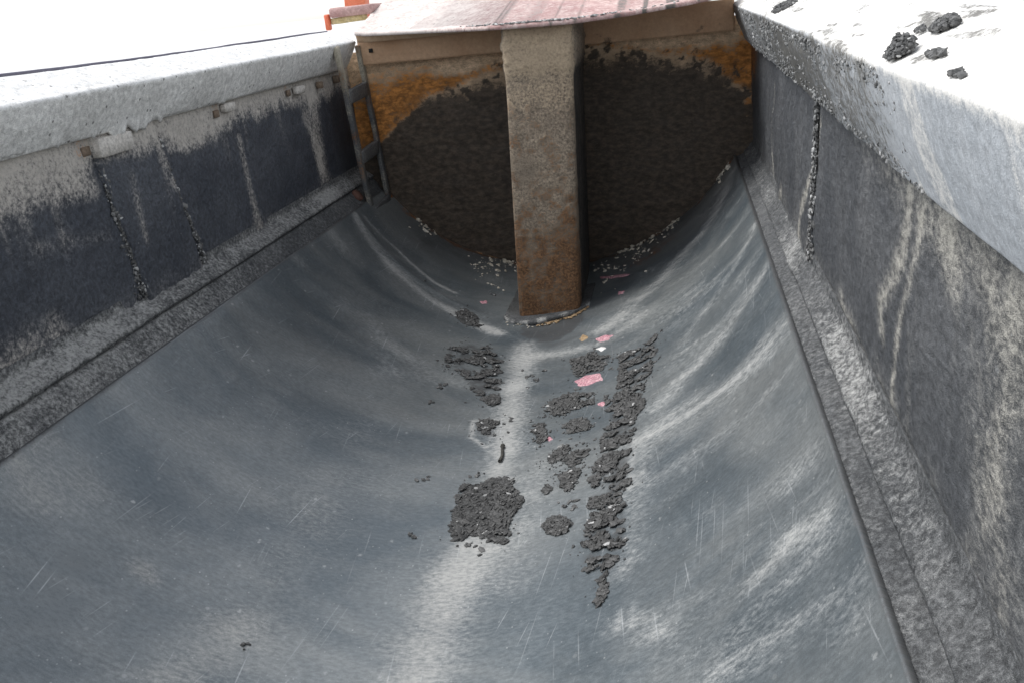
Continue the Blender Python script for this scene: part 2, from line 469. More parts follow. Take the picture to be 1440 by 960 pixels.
DUST_SHEEN= [([(0.0,-1.334),(0.046,-1.941),(0.092,-2.438),(0.101,-2.736),(0.102,-3.025),(0.079,-3.297),(0.08,-3.601)],[0.073,0.075,0.066,0.071,0.091,0.101,0.095],0.85),([(0.068,-1.479),(0.228,-1.498),(0.395,-1.49),(0.562,-1.359)],[0.045,0.057,0.057,0.065],0.45),([(-1.172,-0.622),(-0.941,-0.762),(-0.674,-0.898),(-0.406,-1.023),(-0.156,-1.183)],[0.035,0.038,0.041,0.04,0.041],0.75),([(-1.12,-0.537),(-0.862,-0.581),(-0.589,-0.726),(-0.467,-0.757)],[0.016,0.016,0.015,0.015],0.6),([(1.2,-0.255),(0.991,-0.671),(0.75,-0.861),(0.554,-1.146),(0.381,-1.313)],[0.056,0.066,0.071,0.075,0.066],0.5),([(1.231,-1.582),(1.015,-1.795),(0.785,-1.994)],[0.018,0.023,0.022],0.45),([(1.234,-2.123),(1.021,-2.218),(0.782,-2.332),(0.678,-2.434)],[0.013,0.02,0.025,0.029],0.55),([(1.234,-2.709),(1.106,-2.718),(0.95,-2.707),(0.751,-2.632),(0.616,-2.66),(0.601,-2.897)],[0.039,0.039,0.044,0.05,0.051,0.03],0.62),([(1.086,-2.985),(0.933,-2.968),(0.777,-2.942)],[0.028,0.032,0.029],0.3),([(1.222,-3.769),(1.138,-3.758),(1.035,-3.759),(0.916,-3.78)],[0.023,0.017,0.015,0.015],0.5),([(1.151,-3.7),(1.073,-3.654)],[0.021,0.015],0.5),([(1.081,-3.633),(1.017,-3.668),(0.945,-3.68)],[0.009,0.012,0.011],0.7),([(1.243,-3.911),(1.176,-3.933),(1.053,-3.885),(0.857,-3.848)],[0.013,0.011,0.011,0.018],0.5),([(1.2,-4.017),(1.134,-4.021)],[0.013,0.015],0.35),([(0.614,-3.535),(0.733,-3.685)],[0.052,0.048],0.3),([(-1.058,-3.422),(-0.998,-3.345)],[0.095,0.086],0.4),([(-1.176,-3.399),(-1.163,-3.296)],[0.051,0.053],0.35),([(-0.725,-3.448),(-0.685,-3.463)],[0.037,0.029],0.55),([(-0.433,-3.501),(-0.457,-3.648),(-0.484,-3.736)],[0.09,0.087,0.076],0.35),([(-0.441,-3.253),(-0.413,-2.799)],[0.086,0.12],0.2),([(-0.476,-1.821),(-0.224,-1.824)],[0.092,0.06],0.22),([(-1.235,-1.469),(-1.147,-1.456)],[0.054,0.054],0.35),([(-0.815,-1.44),(-0.534,-1.627),(-0.37,-1.742)],[0.067,0.064,0.062],0.2),([(0.241,-2.532),(0.241,-2.856),(0.259,-3.231)],[0.064,0.059,0.068],0.22),([(0.63,-3.003),(0.602,-3.329)],[0.05,0.045],0.25),([(-1.142,-0.988),(-0.965,-1.058)],[0.051,0.051],0.3),([(0.002,-2.137),(-0.082,-2.139),(-0.057,-2.29),(0.017,-2.364)],[0.011,0.011,0.011,0.01],0.6),([(0.059,-3.002),(0.183,-3.046)],[0.022,0.021],0.5)]
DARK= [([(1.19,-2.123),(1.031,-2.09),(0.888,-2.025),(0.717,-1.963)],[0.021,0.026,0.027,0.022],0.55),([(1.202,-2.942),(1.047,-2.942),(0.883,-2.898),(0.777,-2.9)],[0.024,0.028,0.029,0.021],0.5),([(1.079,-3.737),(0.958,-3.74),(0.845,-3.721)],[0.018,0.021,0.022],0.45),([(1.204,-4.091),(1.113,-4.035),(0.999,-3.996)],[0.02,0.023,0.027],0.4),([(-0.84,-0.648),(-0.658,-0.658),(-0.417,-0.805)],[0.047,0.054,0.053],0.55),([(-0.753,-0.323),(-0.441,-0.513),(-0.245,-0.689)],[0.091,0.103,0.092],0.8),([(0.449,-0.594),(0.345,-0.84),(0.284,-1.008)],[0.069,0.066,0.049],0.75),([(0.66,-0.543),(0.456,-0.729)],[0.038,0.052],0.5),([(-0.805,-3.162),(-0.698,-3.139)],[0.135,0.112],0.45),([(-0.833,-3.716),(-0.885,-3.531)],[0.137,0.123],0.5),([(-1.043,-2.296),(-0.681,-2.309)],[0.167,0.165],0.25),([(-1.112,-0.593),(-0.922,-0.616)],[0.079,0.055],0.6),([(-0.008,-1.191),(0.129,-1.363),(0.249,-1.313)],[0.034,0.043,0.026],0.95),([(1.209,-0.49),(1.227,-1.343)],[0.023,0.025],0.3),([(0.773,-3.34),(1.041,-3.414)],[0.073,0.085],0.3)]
CLUMPS= {'big':[(-0.024,-2.682),(-0.005,-2.634),(0.032,-2.655),(0.076,-2.601),(0.141,-2.617),(0.181,-2.707),(0.216,-2.775),(0.21,-2.838),(0.193,-2.876),(0.204,-2.967),(0.21,-3.015),(0.151,-2.994),(0.105,-2.968),(0.075,-2.953),(0.059,-2.983),(0.03,-2.989),(0.009,-2.922),(-0.005,-2.839),(-0.008,-2.773)],'round':[(0.309,-2.958),(0.332,-2.923),(0.372,-2.934),(0.404,-2.985),(0.395,-3.031),(0.363,-3.042),(0.327,-3.004)],'strip':[(0.656,-1.714),(0.596,-1.78),(0.528,-1.737),(0.479,-1.739),(0.498,-1.948),(0.496,-2.104),(0.452,-2.117),(0.456,-2.24),(0.485,-2.366),(0.462,-2.42),(0.468,-2.532),(0.463,-2.629),(0.446,-2.727),(0.453,-2.872),(0.466,-2.994),(0.457,-3.125),(0.468,-3.233),(0.497,-3.312),(0.525,-3.349),(0.539,-3.327),(0.57,-3.293),(0.571,-3.239),(0.595,-3.212),(0.59,-3.114),(0.576,-3.037),(0.573,-2.916),(0.597,-2.906),(0.581,-2.793),(0.581,-2.7),(0.588,-2.634),(0.59,-2.506),(0.586,-2.419),(0.627,-2.376),(0.605,-2.262),(0.631,-2.13),(0.645,-1.973),(0.662,-1.869)],'tail':[(0.533,-3.354),(0.552,-3.352),(0.561,-3.399),(0.544,-3.426),(0.53,-3.455),(0.519,-3.421)],'left':[(-0.326,-1.575),(-0.332,-1.465),(-0.275,-1.37),(-0.156,-1.373),(-0.074,-1.511),(-0.034,-1.79),(-0.042,-1.978),(-0.099,-1.926),(-0.166,-1.807),(-0.238,-1.69),(-0.294,-1.658)],'left_top':[(-0.401,-1.03),(-0.366,-0.948),(-0.295,-1.022),(-0.258,-1.149),(-0.312,-1.147),(-0.369,-1.102)],'left_low':[(-0.069,-2.15),(-0.016,-2.117),(0.021,-2.15),(0.01,-2.224),(0.041,-2.303),(0.002,-2.324),(-0.047,-2.242)],'m1':[(0.203,-2.098),(0.22,-2.006),(0.281,-1.968),(0.387,-2.045),(0.393,-2.148),(0.315,-2.14),(0.263,-2.188)],'m2':[(0.166,-2.216),(0.207,-2.206),(0.235,-2.289),(0.241,-2.355),(0.211,-2.371)],'m3':[(0.301,-2.268),(0.333,-2.232),(0.406,-2.293),(0.397,-2.367),(0.33,-2.353)],'m4':[(0.259,-2.508),(0.302,-2.438),(0.346,-2.478),(0.321,-2.547),(0.276,-2.556)],'m5':[(0.334,-2.549),(0.363,-2.509),(0.412,-2.529),(0.4,-2.612),(0.354,-2.615)],'m6':[(0.324,-2.657),(0.357,-2.636),(0.398,-2.669),(0.393,-2.74),(0.38,-2.795),(0.34,-2.73)],'m7':[(0.273,-2.719),(0.295,-2.7),(0.306,-2.751),(0.289,-2.761)],'m8':[(0.238,-1.588),(0.352,-1.582),(0.452,-1.728),(0.415,-1.833),(0.302,-1.822)],'left_mid':[(-0.089,-1.918),(-0.029,-1.886),(0.005,-1.992),(-0.034,-2.018)]}
RAILC= {'r1':[(1.036,-1.874),(1.109,-1.533),(1.138,-2.069),(1.094,-2.228),(1.049,-2.299)],'r2':[(1.043,-3.723),(1.062,-3.652),(1.07,-3.675),(1.077,-3.776),(1.061,-3.885),(1.045,-3.958),(1.033,-3.927),(1.029,-3.81)],'r3':[(1.092,-3.821),(1.125,-3.748),(1.136,-3.772),(1.133,-3.84),(1.111,-3.874),(1.092,-3.877)],'r4':[(1.057,-3.971),(1.074,-3.965),(1.066,-4.043),(1.046,-4.068)],'r5':[(1.039,-4.166),(1.051,-4.163),(1.044,-4.208),(1.036,-4.21)]}
FLAKES= {'pink':[(0.286,-1.85),(0.333,-1.821),(0.41,-1.851),(0.426,-1.938),(0.368,-1.941),(0.311,-1.916)],'pink_up':[(0.338,-1.413),(0.388,-1.403),(0.436,-1.45),(0.415,-1.491),(0.366,-1.473)],'pink_far':[(0.279,-0.393),(0.462,-0.535),(0.469,-0.597),(0.362,-0.515),(0.291,-0.444)],'pink_far2':[(0.414,-0.82),(0.459,-0.851),(0.457,-0.896),(0.424,-0.867)],'white':[(0.359,-1.545),(0.392,-1.539),(0.412,-1.583),(0.387,-1.603)],'pink_small':[(0.411,-2.155),(0.446,-2.158),(0.455,-2.197),(0.426,-2.192)],'pink_left':[(-0.325,-0.781),(-0.296,-0.751),(-0.284,-0.792),(-0.306,-0.816)],'pink_low':[(0.238,-2.354),(0.255,-2.338),(0.266,-2.36),(0.248,-2.369)],'orange':[(0.257,-1.355),(0.276,-1.302),(0.309,-1.364),(0.285,-1.401)]}
DOTS= [(-0.372,-3.549),(-0.111,-2.951),(-0.093,-2.956),(-0.162,-2.632),(-0.148,-2.609),(0.016,-2.576),(0.026,-2.576),(-0.278,-1.883),(-0.275,-1.845),(-0.277,-2.032),(0.09,-1.842),(0.136,-1.664),(0.037,-1.64),(0.11,-1.772),(0.342,-2.722),(0.378,-2.88),(0.409,-2.846),(0.405,-2.894),(0.084,-3.016),(0.14,-3.049),(0.187,-2.34),(-0.633,-0.75),(-0.273,-0.642),(0.08,-1.711),(0.186,-2.294),(0.074,-2.144),(0.323,-1.945),(0.669,-2.005),(0.455,-1.869)]
WL= [([(-1.516,0.527),(-1.509,0.308),(-1.487,0.11)],[0.026,0.029,0.032],0.6),([(-0.736,0.499),(-0.619,0.203)],[0.045,0.039],0.6),([(-3.034,0.559),(-2.849,0.549),(-2.605,0.52)],[0.045,0.039,0.039],0.6),([(-2.396,0.514),(-2.405,0.391),(-2.404,0.288)],[0.026,0.026,0.019],0.35),([(-3.208,0.156),(-2.943,0.176)],[0.071,0.052],0.35),([(-2.913,0.402),(-2.593,0.363)],[0.032,0.032],0.2),([(-2.166,0.547),(-2.138,0.436)],[0.032,0.026],0.45),([(-2.021,0.576),(-1.735,0.56)],[0.045,0.039],0.5)]
WR= [([(-2.557,0.553),(-2.459,0.394),(-2.155,0.193),(-2.104,0.106)],[0.016,0.016,0.026,0.019],0.9),([(-3.604,0.559),(-3.571,0.445),(-3.405,0.291),(-3.45,0.245)],[0.029,0.032,0.032,0.026],0.75),([(-3.708,0.558),(-3.657,0.443),(-3.579,0.322),(-3.539,0.142),(-3.544,0.05)],[0.019,0.019,0.019,0.016,0.013],0.6),([(-3.865,0.551),(-3.894,0.514)],[0.052,0.045],0.6),([(-4.074,0.549),(-4.113,0.513)],[0.045,0.052],0.6),([(-4.205,0.564),(-4.211,0.447)],[0.045,0.045],0.5),([(-4.084,0.39),(-4.157,0.341)],[0.081,0.081],0.3),([(-1.237,0.518),(-1.078,0.259),(-1.237,0.071)],[0.013,0.013,0.019],0.45),([(-0.09,0.476),(0.036,0.238)],[0.026,0.019],0.5),([(-4.176,0.268),(-4.244,0.226)],[0.081,0.081],0.3),([(-2.926,0.148),(-3.235,0.112)],[0.026,0.026],0.35),([(-1.525,0.132),(-1.388,0.013)],[0.032,0.029],0.6)]
STICK= [(0.088,-2.491),(0.083,-2.371)]


# ------------------------------------------------------------------ geometry of the body (metres; X right, Y towards the cab)
CX, CZ, R = -0.01176, 0.65948, 1.21754        # circle of the half-round floor
TH0, TH1 = -0.9728, 1.0236                    # its left and right edges
Y0, Y1 = -6.6, 0.0
def arc(s, y, d=0.0):
    """point on the floor at arc length s, length y, d above the steel"""
    s, y = np.asarray(s, float), np.asarray(y, float)
    th = s/R
    r = R-d
    return np.stack(np.broadcast_arrays(CX + r*np.sin(th), y, CZ - r*np.cos(th)), -1)
def arcframe(s):
    th = np.asarray(s, float)/R
    z = np.zeros_like(th)
    return (np.stack([np.cos(th), z, np.sin(th)], -1), np.stack([z, z+1, z], -1), np.stack([-np.sin(th), z, np.cos(th)], -1))
def floor_disp(s, y):
    d = (fbm(s*1.6, y*1.1, seed=3)-.5)*.012 + (fbm(s*7, y*5, seed=9)-.5)*.003
    # pressed waves across the right flank
    wv = sstep(.45, .95, s)*(np.sin((y+.25*s)*7.3)*.5 + np.sin((y+.3*s)*12.1+1)*.35)*.004*sstep(-3.3, -2.6, y)
    # dragged creases near the front on the left
    cr = np.exp(-((y+.62+(s+1.1)*.42)/.03)**2)*.008*sstep(-.15, -.4, s)
    return d + wv + cr

def inpoly(x, y, poly):
    x = np.asarray(x); y = np.asarray(y)
    ins = np.zeros(x.shape, bool)
    n = len(poly)
    for i in range(n):
        x0, y0 = poly[i]; x1, y1 = poly[(i+1) % n]
        c = ((y0 > y) != (y1 > y)) & (x < (x1-x0)*(y-y0)/(y1-y0+1e-12)+x0)
        ins ^= c
    return ins
def edged(x, y, poly):
    best = np.full(np.shape(x), 9.0)
    n = len(poly)
    for i in range(n):
        p, q = np.array(poly[i]), np.array(poly[(i+1) % n])
        d = q-p
        t = np.clip(((x-p[0])*d[0]+(y-p[1])*d[1])/(d@d+1e-12), 0, 1)
        best = np.minimum(best, np.hypot(x-p[0]-t*d[0], y-p[1]-t*d[1]))
    return best

BODY = tag(empty('dump_body', (0, 0, -.56)), 'half-round grey steel tipper body with dusty rails and soot-black front wall', 'truck body')
BODY_OFF = Vector((0, 0, .56))
def part(o):
    o.location = o.location + BODY_OFF
    return o

# ground far below the body
g = 9000.0
gm = mesh('ground', [(-g, -g, -2.1), (g, -g, -2.1), (g, g, -2.1), (-g, g, -2.1)], [(0, 1, 2, 3)])
go = link('ground', gm, 'ground'); go['kind'] = 'structure'
go['label'] = 'pale bright ground beyond the left rail'; 

# ---- floor plate
nu, nv = 250, 430
s = np.linspace(TH0*R, TH1*R, nu)[:, None]
yy = np.concatenate([np.linspace(Y0, -4.6, 30), np.linspace(-4.6, Y1, nv-29)[1:]])[None, :]
S, Y = np.broadcast_arrays(s, yy)
D = floor_disp(S, Y)
edge = sstep(.0, .05, S-TH0*R)*sstep(0, .05, TH1*R-S)
P = arc(S, Y)
ex, ey, ez = arcframe(S)
P = P + ez*(D*edge)[..., None]
DUST_SHEEN[0] = (DUST_SHEEN[0][0], [w_*.9 for w_ in DUST_SHEEN[0][1]], .66)
for i_ in range(5, 14):  # pale right-flank bands: reflections in polished steel, painted as strokes
    DUST_SHEEN[i_] = (DUST_SHEEN[i_][0], [w_*1.7+.01 for w_ in DUST_SHEEN[i_][1]], DUST_SHEEN[i_][2]*.8)
DUST_SHEEN[11] = (DUST_SHEEN[11][0], DUST_SHEEN[11][1], .3)
dust = strokes(S, Y, DUST_SHEEN)
brk = sstep(.25, .75, fbm(S*2.6, Y*26+S*4, seed=25))
dust = dust*(1-sstep(.3, .6, S)*(1-brk)*.5)*(1-.35*sstep(-.25, -.5, S)*(1-brk))
# broad handling marks: sweeping swirls of fine dust
sw = fbm(S*2.2+Y*.4, Y*1.3, seed=21)
dust = np.clip(dust*.85 + .16*sstep(.50, .8, sw)*sstep(-4.2, -3.2, Y)*(.5+.5*fbm(S*11, Y*3, seed=5)), 0, 1)
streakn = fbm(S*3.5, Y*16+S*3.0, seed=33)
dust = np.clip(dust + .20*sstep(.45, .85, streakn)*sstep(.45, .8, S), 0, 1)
tar = strokes(S, Y, DARK)*.45  # dark arcs on the right flank are shading of its dents, painted in
tar = np.maximum(tar, sstep(1.0, .75, ((S-.10)/.17)**2 + ((Y+1.06)/.27)**2 + (fbm(S*30, Y*30, seed=26)-.5)*.5)*.62)
tar = np.clip(tar + .48*sstep(-.42, -.12, Y + (fbm(S*9, Y*9, seed=8)-.5)*.25)*sstep(1.1, .8, np.abs(S)), 0, 1)
for key_, poly_ in CLUMPS.items():
    a_ = np.array(poly_)
    m_ = (S > a_[:, 0].min()-.08) & (S < a_[:, 0].max()+.08) & (Y > a_[:, 1].min()-.1) & (Y < a_[:, 1].max()+.1)
    sx_, yx_ = S[m_], Y[m_]
    din = np.where(inpoly(sx_, yx_, poly_), 1, -1)*edged(sx_, yx_, poly_)
    tar[m_] = np.maximum(tar[m_], .62*sstep(-.022, .02, din)*sstep(.3, .6, fbm(sx_*24, yx_*24, seed=27)))
tar = np.maximum(tar, .75*sstep(.016, .004, np.minimum(S-TH0*R, TH1*R-S)))  # both rims painted dark where the plate edge would catch light
rust = .85*sstep(-.10, -.02, Y)*sstep(.38, .62, fbm(S*14, Y*14, seed=14)) + .45*np.exp(-((S-.6)/.25)**2-((Y+.35)/.25)**2)*sstep(.4, .6, fbm(S*20, Y*12, seed=2))
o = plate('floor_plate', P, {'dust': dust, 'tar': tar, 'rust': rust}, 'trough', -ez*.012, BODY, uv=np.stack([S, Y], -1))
part(o)

# ---- side profiles
SIDES = {-1: dict(S=(-1.018, -.026), L=(-1.083, .051), T=(-1.105, .685), Rr=(-1.028, .82), O=(-1.179, .89), W=-1.14),
         1: dict(S=(1.028, .026), L=(1.083, .051), T=(1.095, .629), Rr=(1.028, .82), O=(1.179, .89), W=1.13)}

def extr(prof, ys, fn):
    """sweep a 2-D (x,z) profile along y; fn(x,y,z,t)->(dx,dz)"""
    prof = np.array(prof)
    X = np.repeat(prof[:, 0][:, None], len(ys), 1)
    Z = np.repeat(prof[:, 1][:, None], len(ys), 1)
    Yg = np.repeat(np.asarray(ys)[None, :], len(prof), 0)
    T = np.linspace(0, 1, len(prof))[:, None]*np.ones((1, len(ys)))
    dx, dz = fn(X, Yg, Z, T)
    return np.stack([X+dx, Yg, Z+dz], -1), T

def resample(pts, n):
    pts = np.array(pts, float)
    d = np.r_[0, np.cumsum(np.linalg.norm(np.diff(pts, axis=0), axis=1))]
    t = np.linspace(0, d[-1], n)
    return np.stack([np.interp(t, d, pts[:, k]) for k in range(2)], 1)

YS = np.concatenate([np.linspace(Y0, -4.6, 40), np.linspace(-4.6, Y1, 560)[1:]])
for sg in (-1, 1):
    q = SIDES[sg]
    Sx, Sz = q['S']; Lx, Lz = q['L']; W = q['W']
    # strip between the floor edge and the ledge
    pr = resample([(Sx+sg*.002, Sz-.016), (Sx+sg*.012, Sz-.010), (Lx+sg*.004, Lz-.012)], 16)
    def fn(X, Yg, Z, T):
        a = (fbm(X*60, Yg*60, Z*60, seed=41)-.5)*.010 + (fbm(X*18, Yg*14, Z*18, seed=42)-.5)*.010
        a = a*sstep(0, .25, T)
        return -sg*a*.6, a*.8
    P, T = extr(pr, YS, fn)
    ds = .45*fbm(P[..., 1]*2.2, P[..., 2]*9, seed=44)*sstep(-1.3, -2.9, P[..., 1]) + .05
    part(plate('edge_strip', P, {'dust': ds*(1.1 if sg < 0 else .2), 'tar': .3*sstep(.82, 1, T), 'rust': 0*ds}, 'strip', (sg*.012, 0, -.012), BODY, flip=sg > 0))  # upper edge darkened: painted shadow line below the ledge lip
    # ledge with caked deposit: overhanging lip, then a slope up to the wall
    pr = resample([(Lx+sg*.012, Lz-.010), (Lx-sg*.004, Lz-.004), (Lx-sg*.004, Lz+.008), (Lx+sg*.02, Lz+.026), (W-sg*.004, Lz+.052), (W-sg*.001, Lz+.085)], 22)
    def fn(X, Yg, Z, T):
        a = (fbm(X*55, Yg*55, Z*55, seed=51)-.5)*.016 + (fbm(X*15, Yg*9, Z*15, seed=52)-.42)*.020
        amt = .45 + .55*sstep(-1.9, -2.6, Yg)
        a = a*amt*sstep(0, .2, T)*(1-.6*sstep(.85, 1, T))
        # front stretch lies lower and flatter
        low = sstep(-2.45, -2.25, Yg)*(.018 if sg > 0 else .004)
        return -sg*a*.7, a - low*(1-T*.3)
    P, T = extr(pr, YS, fn)
    yv = P[..., 1]
    ds = (.2+.75*fbm(yv*3.1, T*2, seed=55+sg))*sstep(.05, .3, T)*sstep(1.15, .6, T)
    if sg < 0:
        ds = 1.2*ds*(.5+.5*np.clip(np.exp(-((yv+.75)/.18)**2) + sstep(-2.3, -2.9, yv), 0, 1))
    else:
        ds = ds*(.16+.60*np.clip(np.exp(-((yv+2.15)/.15)**2) + np.exp(-((yv+3.25)/.25)**2), 0, 1))
    part(plate('ledge', P, {'dust': ds, 'tar': .35*sstep(.16, 0, T)+0*ds, 'rust': 0*ds}, 'strip', (sg*.01, 0, -.01), BODY, flip=sg > 0))  # underside of the lip darkened, groove shade put into the colour

# ---- side walls, each built of its sheets
def sheet(name, parent, sg, ya, yb, za, zb, proud, mat, dustf, rustf=None, tarf=None, lean=0.0, ny=None):
    ny = ny or max(30, int((yb-ya)/.011))
    nz = 60
    W = SIDES[sg]['W'] - sg*proud
    yv = np.linspace(ya, yb, ny)[:, None]*np.ones((1, nz))
    zv = np.linspace(za, zb, nz)[None, :]*np.ones((ny, 1))
    yv = yv + lean*(zv-za)
    rough = (fbm(yv*48, zv*48, seed=61)-.5)*.007 + (fbm(yv*9, zv*9, seed=62)-.5)*.008 + (fbm(yv*1.7, zv*2.2, seed=63)-.5)*.014
    X = W - sg*rough
    P = np.stack([X, yv, zv], -1)
    d = np.clip(dustf(yv, zv), 0, 1)
    r = rustf(yv, zv) if rustf else 0*d
    t = tarf(yv, zv) if tarf else 0*d
    o = plate(name, P, {'dust': d, 'rust': r, 'tar': t}, mat, (sg*(.008+proud*.9), 0, 0), parent, flip=sg > 0)
    return o

WLEFT = empty('side_wall', (0, 0, .56), BODY)
WRIGHT = empty('side_wall', (0, 0, .56), BODY)
def dust_left(y, z):
    wav = .05*(fbm(y*4, z*0, seed=70)-.5) + .07*(fbm(y*22, z*4, seed=71)-.5)
    top = sstep(.525, .635, z+wav)
    top = top*(.75+.25*fbm(y*5, z*5, seed=72))
    foot = .30*sstep(.20, .10, z)*fbm(y*8, z*3, seed=73)
    fnt = .55*np.exp(-((y+.62)/.07)**2)*sstep(.05, .5, z+.2)
    drip = .18*sstep(.55, .8, fbm(y*16, z*1.5, seed=74))*sstep(.2, .5, z)
    return np.clip(top + foot + .75*strokes(y, z, WL) + fnt + drip, 0, 1)*.95
def rust_left(y, z):
    return np.clip(.4*np.exp(-((y+2.62)/.05)**2)*sstep(.56, .66, z) + .35*np.exp(-((y+1.68)/.035)**2)*sstep(.6, .66, z) + .35*np.exp(-((y+.93)/.035)**2)*sstep(.58, .66, z)
                   + .5*sstep(-.45, -.1, y)*sstep(.25, .6, z)*fbm(y*9, z*7, seed=77), 0, 1)
def tar_left(y, z):
    return .6*sstep(-.5, -.15, y)*sstep(.55, .25, z)*fbm(y*6, z*6, seed=78)*1.4
sheet('wall_sheet', WLEFT, -1, Y0, -2.465, .07, .70, .002, 'wall', dust_left, rust_left, tar_left, lean=-.02)
sheet('wall_sheet', WLEFT, -1, -2.46, -2.06, .075, .68, .014, 'wall', dust_left, rust_left, tar_left, lean=-.20)
sheet('wall_sheet', WLEFT, -1, -2.20, -.005, .07, .70, .000, 'wall', dust_left, rust_left, tar_left, lean=.0)
def dust_right(y, z):
    top = .40*sstep(.46, .62, z+.08*(fbm(y*9, z*2, seed=80)-.5))*sstep(-2.6, -3.8, y)
    drip = .16*sstep(.50, .78, fbm(y*13, z*2.2, seed=81))*sstep(-2.9, -3.9, y)
    return np.clip(top + drip + .7*strokes(y, z, WR) + .25*sstep(.22, .1, z)*fbm(y*7, z*3, seed=83), 0, 1)*.9
def rust_right(y, z):
    return np.clip(.75*sstep(-.55, -.12, y)*sstep(.36, .56, z) + .5*np.exp(-((y+2.5)/.05)**2)*sstep(.3, .5, z)*fbm(y*20, z*9, seed=84) + .35*sstep(-.1, -.02, y), 0, 1)
sheet('wall_sheet', WRIGHT, 1, Y0, -2.452, .07, .66, .000, 'wall_r', dust_right, rust_right, None, lean=-.06)
sheet('wall_sheet', WRIGHT, 1, -2.45, -.005, .065, .66, .004, 'wall_r', dust_right, rust_right, None, lean=-.06)

for sg, par in ((-1, WLEFT), (1, WRIGHT)):
    W = SIDES[sg]['W'] + sg*.012
    yv = np.linspace(Y0, -.004, 200)[:, None]*np.ones((1, 12))
    zv = np.linspace(.03, .72 if sg < 0 else .67, 12)[None, :]*np.ones((200, 1))
    plate('wall_backing', np.stack([W+0*yv, yv, zv], -1), {'dust': .8*sstep(.5, .62, zv), 'tar': .7*sstep(.5, .3, zv), 'rust': .6*sstep(.3, .6, zv)*fbm(yv*6, zv*6, seed=88)}, 'wall', (sg*.012, 0, 0), par, flip=sg > 0)
# tar caked along the sheet joints
def bead(parent, sg, line, width, n, tone, pale, proud=.004):
    line = np.array(line, float)
    d = np.r_[0, np.cumsum(np.linalg.norm(np.diff(line, axis=0), axis=1))]
    t = rng.uniform(0, d[-1], n)
    yv = np.interp(t, d, line[:, 0]); zv = np.interp(t, d, line[:, 1])
    wv = np.interp(t, d, np.linspace(width[0], width[1], len(line)))
    off = rng.normal(0, .42, n)*wv*(0.6+.8*vnoise(t*14, t*0, seed=90))
    yv = yv + off
    W = SIDES[sg]['W']
    hgt = proud + .010*np.exp(-(off/wv)**2)*rng.random(n)
    c = np.stack([W - sg*hgt, yv, zv], -1)
    e = np.ones((n, 1))
    return stones('tar_bead', c, (.002+rng.exponential(.0022, n)).clip(0, .008), e*np.array([[0, 1., 0]]), e*np.array([[0, 0, 1.]]), e*np.array([[-sg, 0, 0.]]), 'stone', parent, tone, pale)
bead(WLEFT, -1, [(-2.55, .58), (-2.52, .40), (-2.48, .22), (-2.475, .10)], (.012, .044), 900, (.05, .17), .2)
bead(WLEFT, -1, [(-2.17, .62), (-2.12, .40), (-2.05, .20), (-2.03, .10)], (.010, .028), 520, (.05, .17), .2)
bead(WRIGHT, 1, [(-2.53, .60), (-2.49, .40), (-2.43, .22), (-2.40, .10)], (.014, .05), 1000, (.04, .16), .2)

# brackets under the left rail
def bracket(y, z, ln, ht, dp, tint):
    o = box('bracket', (-1.14+dp/2+.004, y, z), (dp, ln, ht), tint, WLEFT, bev=.004, jitter=.002)
    return o
bracket(-2.47, .638, .20, .062, .035, 'bracket')
bracket(-1.59, .652, .10, .036, .024, 'bracket')
bracket(-.80, .640, .11, .038, .024, 'bracket')
bracket(-.26, .640, .04, .04, .03, 'slot')
bracket(-.52, .635, .035, .035, .03, 'slot')
for y in (-2.60, -1.685, -.915):
    box('bracket_slot', (-1.134, y, .637), (.006, .045, .03), 'slot', WLEFT, bev=.002)

